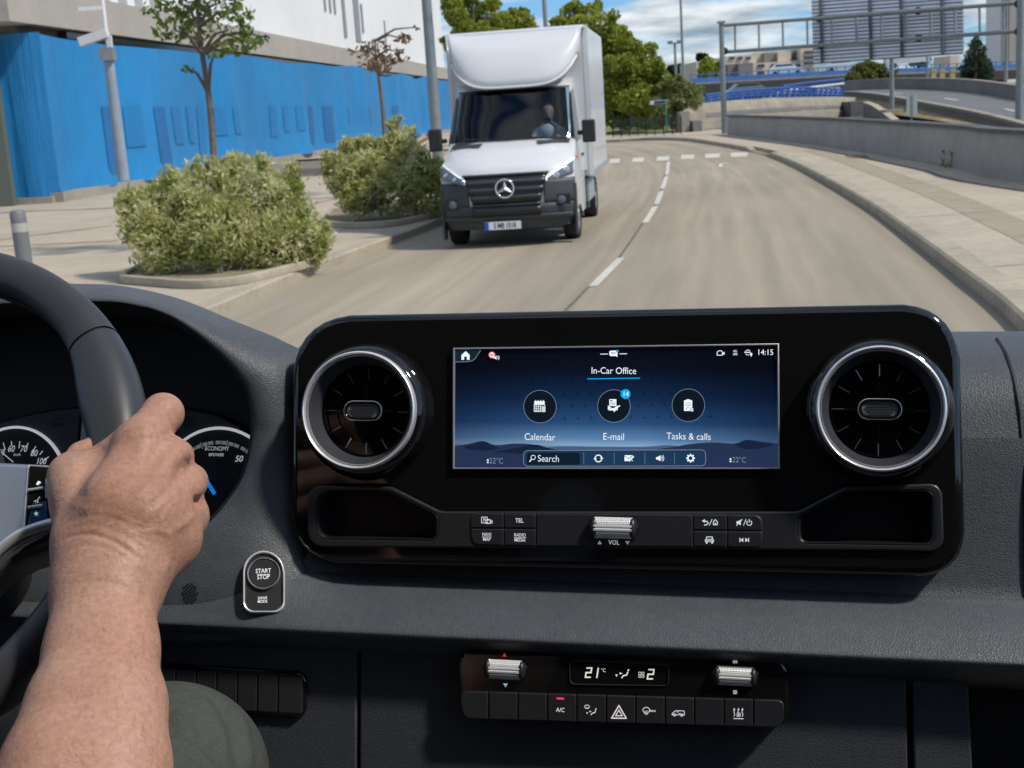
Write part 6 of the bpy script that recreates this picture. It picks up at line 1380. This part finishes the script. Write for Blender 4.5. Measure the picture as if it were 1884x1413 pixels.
pb = flat('wheel_button', [wpoly([(60, 926), (85, 922), (88, 966), (50, 970)], SN + .003)], 0, SN + .0032, pbr('blue_gloss', (.012, .06, .19), .12, coat=.6), wh, .0005)
for v in (901, 933): m = MB(); m.tube([WP.P(52, v + 1, SN + .0042), WP.P(79, v - 3, SN + .0042)], .0012, 8); m.build('button_bar', M_satm, wh, 60)
flat('wheel_button', [wpoly(rounded([(83, 880), (100, 880), (100, 918), (83, 918)], 3), SN + .004)], 0, SN + .0048, pbr('pad_grey', (.20, .22, .27), .35, .5), wh, .001)
y = Sym(WP, SN + .0034); y.poly([(66, 891), (70, 884.5), (75.5, 887), (73.5, 890), (72.5, 889.5), (70, 893), (68.8, 892)]); y.build(M_print, wh, 'home_symbol')
y = Sym(WP, SN + .0034); y.line([(62, 923), (66, 920), (66, 925)], 1.1); y.line([(73, 914), (68.5, 920.5), (70, 924.5)], 1.5); y.build(M_print, wh, 'voice_symbol')
y = Sym(WP, SN + .0045)
for k in range(5): a = R_(90 + 72 * k + 8); y.poly([(66.5 + 5.2 * math.cos(a), 945 - 5.2 * math.sin(a)), (66.5 + 2.0 * math.cos(a + .63), 945 - 2.0 * math.sin(a + .63)), (66.5, 945), (66.5 + 2.0 * math.cos(a - .63), 945 - 2.0 * math.sin(a - .63))])
y.build(M_print, pb, 'star_symbol')
tr_c = [WP.P(u, v, SN + .003) for u, v in ((-60, 1075), (-15, 1026), (0, 1010), (30, 987), (60, 973), (97, 962), (150, 950), (200, 944))]
MB().tube(catmull(tr_c, 6), .0034, 12).build('silver_trim', M_satm, wh, 60)
flat('lower_spoke', [wpoly([(-90, 1100), (-15, 1030), (30, 992), (96, 965), (190, 955), (190, 985), (98, 1007), (40, 1026), (-10, 1052), (-60, 1110)], -.004)], -.03, -.003, pbr('spoke_slate', (.05, .06, .07), .4), wh, .004)
MB().lathe([(.0001, .022), (.05, .020), (.075, .012), (.086, -.004), (.088, -.03)], 48).build('horn_cover', M_rim, wh, 50)
MB().lathe([(.04, -.02), (.045, -.16), (.0001, -.16)], 32).build('column_shroud', M_matte, wh, 50)
# ------------------------------------------------------------------ the driver: hand, forearm and knee
pr_ = thing('person', 'driver gripping the steering wheel, bare right forearm and a knee in dark grey-green trousers', 'person', at(60, 1700, .62))
def skinmat():
    m = bpy.data.materials.new('skin'); m.use_nodes = True; t = m.node_tree; b = t.nodes['Principled BSDF']
    c = t.nodes.new('ShaderNodeTexCoord')
    def nz(s, det=4, mp=None, dist=0):
        n = t.nodes.new('ShaderNodeTexNoise'); n.inputs['Scale'].default_value = s; n.inputs['Detail'].default_value = det; n.inputs['Distortion'].default_value = dist
        src = c.outputs['Object']
        if mp:
            k = t.nodes.new('ShaderNodeMapping'); k.inputs['Rotation'].default_value = mp[0]; k.inputs['Scale'].default_value = mp[1]; t.links.new(src, k.inputs[0]); src = k.outputs[0]
        t.links.new(src, n.inputs['Vector']); return n.outputs[0]
    col = ramp(t, nz(14, 5), [(.30, (.345, .180, .123)), (.5, (.405, .225, .160)), (.70, (.44, .262, .193))])
    fine = ramp(t, nz(300, 3), [(.3, (.86, .83, .81)), (.7, (1.08, 1.08, 1.08))]); col = mixc(t, 1, col, fine, 'MULTIPLY')
    fr = ramp(t, nz(150, 2), [(.70, (1, 1, 1)), (.78, (.80, .70, .62))]); col = mixc(t, 1, col, fr, 'MULTIPLY')
    t.links.new(col, b.inputs['Base Color']); b.inputs['Roughness'].default_value = .52; b.inputs['Specular IOR Level'].default_value = .34
    b.inputs['Subsurface Weight'].default_value = .18; b.inputs['Subsurface Radius'].default_value = (.010, .0035, .0018); b.inputs['Subsurface Scale'].default_value = .5
    # fine skin lines run across the limb, plus a pore pattern
    h1 = nz(1, 4, ((0, 0, .25), (55, 260, 180)), 1.2); h2 = nz(480, 3); v = t.nodes.new('ShaderNodeTexVoronoi'); v.inputs['Scale'].default_value = 420; t.links.new(c.outputs['Object'], v.inputs['Vector'])
    h = mathn(t, 'ADD', mathn(t, 'MULTIPLY', h1, 1.0), mathn(t, 'ADD', mathn(t, 'MULTIPLY', h2, .35), mathn(t, 'MULTIPLY', v.outputs['Distance'], .35)))
    bn = t.nodes.new('ShaderNodeBump'); bn.inputs['Strength'].default_value = .42; bn.inputs['Distance'].default_value = .0010
    t.links.new(h, bn.inputs['Height']); t.links.new(bn.outputs[0], b.inputs['Normal']); return m
M_hand = skinmat()
def q_(u, v, d, r): return V(((u - CX) / F * d, -(v - CY) / F * d, -d)), r * d / F
def seg(a, b, k=None, sg=1):
    p, ra = q_(*a); q, rb = q_(*b); return (tuple(p), tuple(q), ra, rb, k, sg)
W = 0.0
S = [
    # forearm and wrist
    seg((50, 1640, .655, 140), (118, 1413, .700, 108)), seg((175, 1640, .660, 140), (202, 1413, .705, 102)),
    seg((118, 1413, .700, 108), (142, 1300, .725, 86)), seg((202, 1413, .705, 106), (213, 1300, .728, 85)),
    seg((142, 1300, .725, 86), (162, 1195, .755, 70)), seg((213, 1300, .728, 85), (214, 1195, .757, 70)),
    seg((160, 1195, .755, 72), (166, 1085, .785, 65)), seg((214, 1195, .757, 70), (218, 1085, .785, 65)),
    seg((192, 1200, .76, 70), (192, 1060, .79, 70)),
    seg((262, 1105, .79, 26), (262, 1060, .79, 34), .012),
    # back of the hand
    seg((166, 1085, .785, 62), (158, 1000, .80, 55)), seg((158, 1000, .80, 55), (150, 905, .825, 48)),
    seg((185, 1060, .785, 62), (210, 930, .800, 60)), seg((210, 930, .800, 60), (256, 818, .828, 40)),
    seg((210, 1060, .785, 60), (255, 930, .800, 56)), seg((255, 930, .800, 56), (308, 838, .829, 34)),
    seg((222, 1070, .785, 60), (285, 960, .803, 50)), seg((285, 960, .803, 50), (336, 893, .838, 35)),
    seg((228, 1078, .79, 56), (306, 992, .815, 56)), seg((306, 992, .815, 56), (340, 945, .850, 42)),
    seg((150, 960, .83, 50), (250, 960, .83, 60)), seg((200, 900, .84, 44), (290, 920, .845, 44)),
    # knuckles
    seg((262, 808, .822, 30), (266, 806, .822, 30), .010), seg((320, 840, .828, 24), (324, 842, .828, 24), .009), seg((340, 893, .836, 26), (343, 896, .836, 26), .009),
    # thumb
    seg((147, 905, .825, 48), (128, 872, .838, 34)), seg((128, 872, .838, 34), (150, 838, .858, 24), .006), seg((150, 838, .858, 24), (188, 805, .872, 13), .004), seg((188, 805, .872, 13), (193, 798, .875, 9), .003),
    seg((150, 890, .835, 44), (235, 822, .838, 36)),
    # index finger
    seg((256, 814, .826, 40), (300, 762, .848, 37), .006), seg((300, 760, .850, 36), (298, 778, .895, 29), .004), seg((300, 772, .895, 27), (262, 782, .912, 22), .003),
    # middle finger
    seg((310, 840, .830, 36), (322, 842, .862, 32), .005), seg((326, 838, .862, 29), (305, 850, .905, 26), .004), seg((305, 850, .905, 26), (262, 856, .920, 21), .003),
    # ring finger
    seg((336, 895, .838, 37), (348, 888, .870, 33), .005), seg((351, 884, .870, 29), (322, 905, .912, 25), .004), seg((322, 905, .912, 25), (270, 912, .925, 20), .003),
    # little finger
    seg((340, 955, .850, 40), (348, 945, .882, 33), .006), seg((350, 940, .882, 28), (325, 958, .915, 23), .004), seg((325, 958, .915, 23), (280, 958, .925, 18), .003),
    # tendons and veins, very low relief
    seg((222, 940, .7835, 5), (260, 835, .8085, 6), .010), seg((268, 935, .785, 5), (312, 850, .8125, 5), .010), seg((298, 960, .790, 4), (336, 900, .819, 5), .010),
    # valleys between the knuckles, wrist crease
    seg((296, 822, .800, 7), (318, 790, .815, 9), .006, -1), seg((334, 866, .812, 6), (362, 850, .835, 8), .006, -1), seg((350, 925, .825, 6), (378, 915, .845, 7), .006, -1),
    # upper arm
    seg((110, 1640, .655, 165), (20, 1900, .50, 190)), seg((20, 1900, .50, 190), (-1300, 1500, .25, 420)),
]
P, Q = sdf_mesh(S, .0014, .012, 4)
Mh = Matrix.Translation(EYEP) @ C2W.to_4x4(); org = pr_.location
P = P @ np.array(C2W.to_3x3()).T + np.array(EYEP - org)
body = np_mesh('body', P, Q, M_hand, pr_)
def sculpt(o, strokes):
    me = o.data; n_ = len(me.vertices); co = np.empty(n_ * 3); me.vertices.foreach_get('co', co); co = co.reshape(-1, 3); no = np.array([v.normal[:] for v in me.vertices])
    q = (co + np.array(org - EYEP)) @ np.array(C2W); uv_ = np.stack([CX + F * q[:, 0] / -q[:, 2], CY - F * q[:, 1] / -q[:, 2]], 1)
    fc = no @ np.array(C2W @ V((0, 0, 1))); off = np.zeros(n_)
    for pts, wd_, amp in strokes:
        cp = np.array([p[:2] for p in catmull([V((*p, 0)) for p in pts], 8)]); d2 = np.full(n_, 1e9); tt = np.zeros(n_)
        for k, (a, b) in enumerate(zip(cp[:-1], cp[1:])):
            ba = b - a; t = np.clip(((uv_ - a) @ ba) / max(ba @ ba, 1e-9), 0, 1); d = ((uv_ - a - t[:, None] * ba) ** 2).sum(1); m_ = d < d2; d2[m_] = d[m_]; tt[m_] = (k + t[m_]) / (len(cp) - 1)
        off += amp * .001 * np.exp(-d2 / wd_ ** 2) * np.clip(np.minimum(tt, 1 - tt) * 6, 0.05, 1) * (fc > .05)
    me.vertices.foreach_set('co', (co + no * off[:, None]).ravel()); me.update()
sculpt(body, [
    ([(108, 1000), (125, 988), (150, 983), (178, 985), (205, 994), (232, 1010), (262, 1036)], 4.5, -.9), ([(115, 985), (150, 968), (190, 968), (235, 990), (285, 1022)], 4, -.35), ([(120, 965), (165, 948), (215, 955), (270, 985)], 4, -.3), ([(118, 1016), (160, 1003), (205, 1012), (245, 1036)], 4, -.3), ([(150, 930), (200, 930), (260, 960)], 5, -.25),
    ([(188, 815), (165, 845), (148, 885), (140, 930)], 15, -1.5), ([(150, 950), (190, 890), (240, 825)], 12, .9), ([(215, 960), (262, 905), (310, 850)], 9, .7), ([(258, 968), (300, 925), (336, 895)], 8, .7), ([(225, 915), (262, 872), (288, 836)], 12, -.7), ([(270, 940), (305, 905), (326, 872)], 10, -.6),
    ([(368, 940), (340, 962), (315, 984), (309, 1030), (300, 1062)], 7, 1.1), ([(315, 984), (285, 975), (255, 985)], 6, .6), ([(330, 915), (300, 950), (296, 985)], 5, .5),
    ([(220, 800), (240, 782), (262, 776)], 3.5, -.4), ([(228, 812), (252, 792), (280, 788)], 3.5, -.4), ([(238, 822), (262, 806), (288, 806)], 3.5, -.35), ([(296, 742), (312, 752), (322, 768)], 3.5, -.5), ([(304, 734), (322, 744), (330, 758)], 3.5, -.5), ([(288, 752), (302, 764), (312, 782)], 3.5, -.35),
    ([(300, 800), (312, 798), (326, 800)], 5, -1.4), ([(335, 846), (346, 850), (352, 866)], 3.5, -.5), ([(330, 858), (343, 866), (346, 880)], 3.5, -.4), ([(352, 830), (350, 850), (356, 872)], 5, -.8),
    ([(120, 1080), (165, 1068), (215, 1075), (262, 1095)], 6, -.4), ([(260, 1040), (268, 1080), (262, 1120)], 10, -.9), ([(95, 880), (110, 862), (130, 852)], 5, -.4)])
hm = MB(); hg = np.random.default_rng(6); fwd = C2W @ V((0, 0, 1)); along = (C2W @ V((.25, -1, .2))).normalized()
vtx = body.data.vertices; ids = hg.choice(len(vtx), 16000)
for i in ids:
    p, n_ = vtx[i].co, vtx[i].normal
    q = C2W.transposed() @ (p + org - EYEP); v_ = CY - F * q.y / -q.z
    if v_ < 985 or v_ > 1430 or n_.dot(fwd) < -.15: continue
    if n_.dot(fwd) > .45 and hg.uniform() > .35: continue
    tdir = (along + V(hg.normal(0, .45, 3))); tdir = (tdir - n_ * tdir.dot(n_)).normalized(); sd_ = tdir.cross(n_) * .000045; L = hg.uniform(.003, .0065)
    p1 = p + tdir * L * .5 + n_ * L * .18; p2 = p + tdir * L + n_ * L * .22
    hm.quad(p - sd_, p + sd_, p1 + sd_ * .8, p1 - sd_ * .8); hm.quad(p1 - sd_ * .8, p1 + sd_ * .8, p2)
hm.build('arm_hair', pbr('hair_brown', (.10, .055, .03), .5), pr_)
# trousers: knee, thigh and shin
def kq(u, v, d, r): return tuple(V(((u - CX) / F * d, -(v - CY) / F * d, -d))), r
def kseg(a, b, k=None, sg=1): p, ra = kq(*a); q, rb = kq(*b); return (p, q, ra, rb, k, sg)
T = [kseg((312, 1432, .93, .060), (322, 1424, .95, .055)), kseg((312, 1434, .93, .062), (150, 1950, .70, .088), .03), kseg((150, 1950, .70, .088), (-500, 2700, .45, .11), .03), kseg((338, 1436, .95, .055), (390, 2300, 1.02, .07), .02)]
P, Q = sdf_mesh(T, .0032, .02, 2)
P = P @ np.array(C2W.to_3x3()).T + np.array(EYEP - org)
M_trous = pbr('trouser_cloth', (.050, .056, .050), .85, bump=(38, .7, .008), var=[(12, .18), (700, .22)])
tro = np_mesh('trousers', P, Q, M_trous, pr_)
sculpt(tro, [([(300, 1362), (330, 1366), (358, 1380), (382, 1402), (402, 1440)], 5, 2.0), ([(300, 1371), (328, 1375), (354, 1389), (376, 1410), (394, 1445)], 4, -2.0), ([(392, 1272), (425, 1330), (440, 1400), (446, 1440)], 13, -3.0), ([(412, 1275), (446, 1335), (462, 1420)], 9, 2.5), ([(340, 1300), (372, 1330), (388, 1380)], 14, -1.6), ([(318, 1310), (345, 1345), (352, 1372)], 14, 1.4), ([(360, 1280), (400, 1320), (415, 1390)], 9, 1.5), ([(310, 1395), (335, 1410), (350, 1440)], 8, -1.6)])
g = np.random.default_rng(12)                                    # pocket seam on the thigh
sp = [at(312, 1362, .855), at(340, 1372, .855), at(372, 1392, .862), at(398, 1425, .87)]
# sleeve of the t-shirt, at the upper arm
a, ra = q_(20, 1900, .50, 205); b, rb = q_(-1300, 1500, .25, 440)
P, Q = sdf_mesh([(tuple(a), tuple(b), ra, rb)], .006, .01, 2); P = P @ np.array(C2W.to_3x3()).T + np.array(EYEP - org)
np_mesh('shirt_sleeve', P, Q, pbr('shirt_grey', (.12, .13, .14), .9), pr_)
# ------------------------------------------------------------------ cab shell of our own van (behind and above the view)
M_cab = pbr('cab_lining', (.055, .055, .058), .8)
cab = thing('van_cab', 'cab shell of the van around the seats: rear wall, roof over the seats and doors', 'van cab', M=DP.M)
MB().box((0, -.15, 1.75), (2.2, 2.2, .04)).build('rear_wall', M_cab, cab)
MB().box((0, .82, 1.33), (2.2, .05, .86)).build('roof', pbr('roof_lining', (.12, .115, .11), .9), cab)
for s in (-1, 1): MB().box((s * 1.12 + .0, -.55, .75), (.05, 1.0, 2.0)).build('door', M_cab, cab)
MB().box((0, -1.1, .85), (2.2, .04, 2.2)).build('cab_floor', M_cab, cab)
for x in (-.55, .30, .75):
    MB().box((x, -.55, 1.25), (.42, .16, .5)).box((x, -.10, 1.52), (.42, .78, .16)).build('seat', pbr('seat_cloth', (.05, .045, .05), .9) if x < 0 else bpy.data.materials['seat_cloth'], cab)
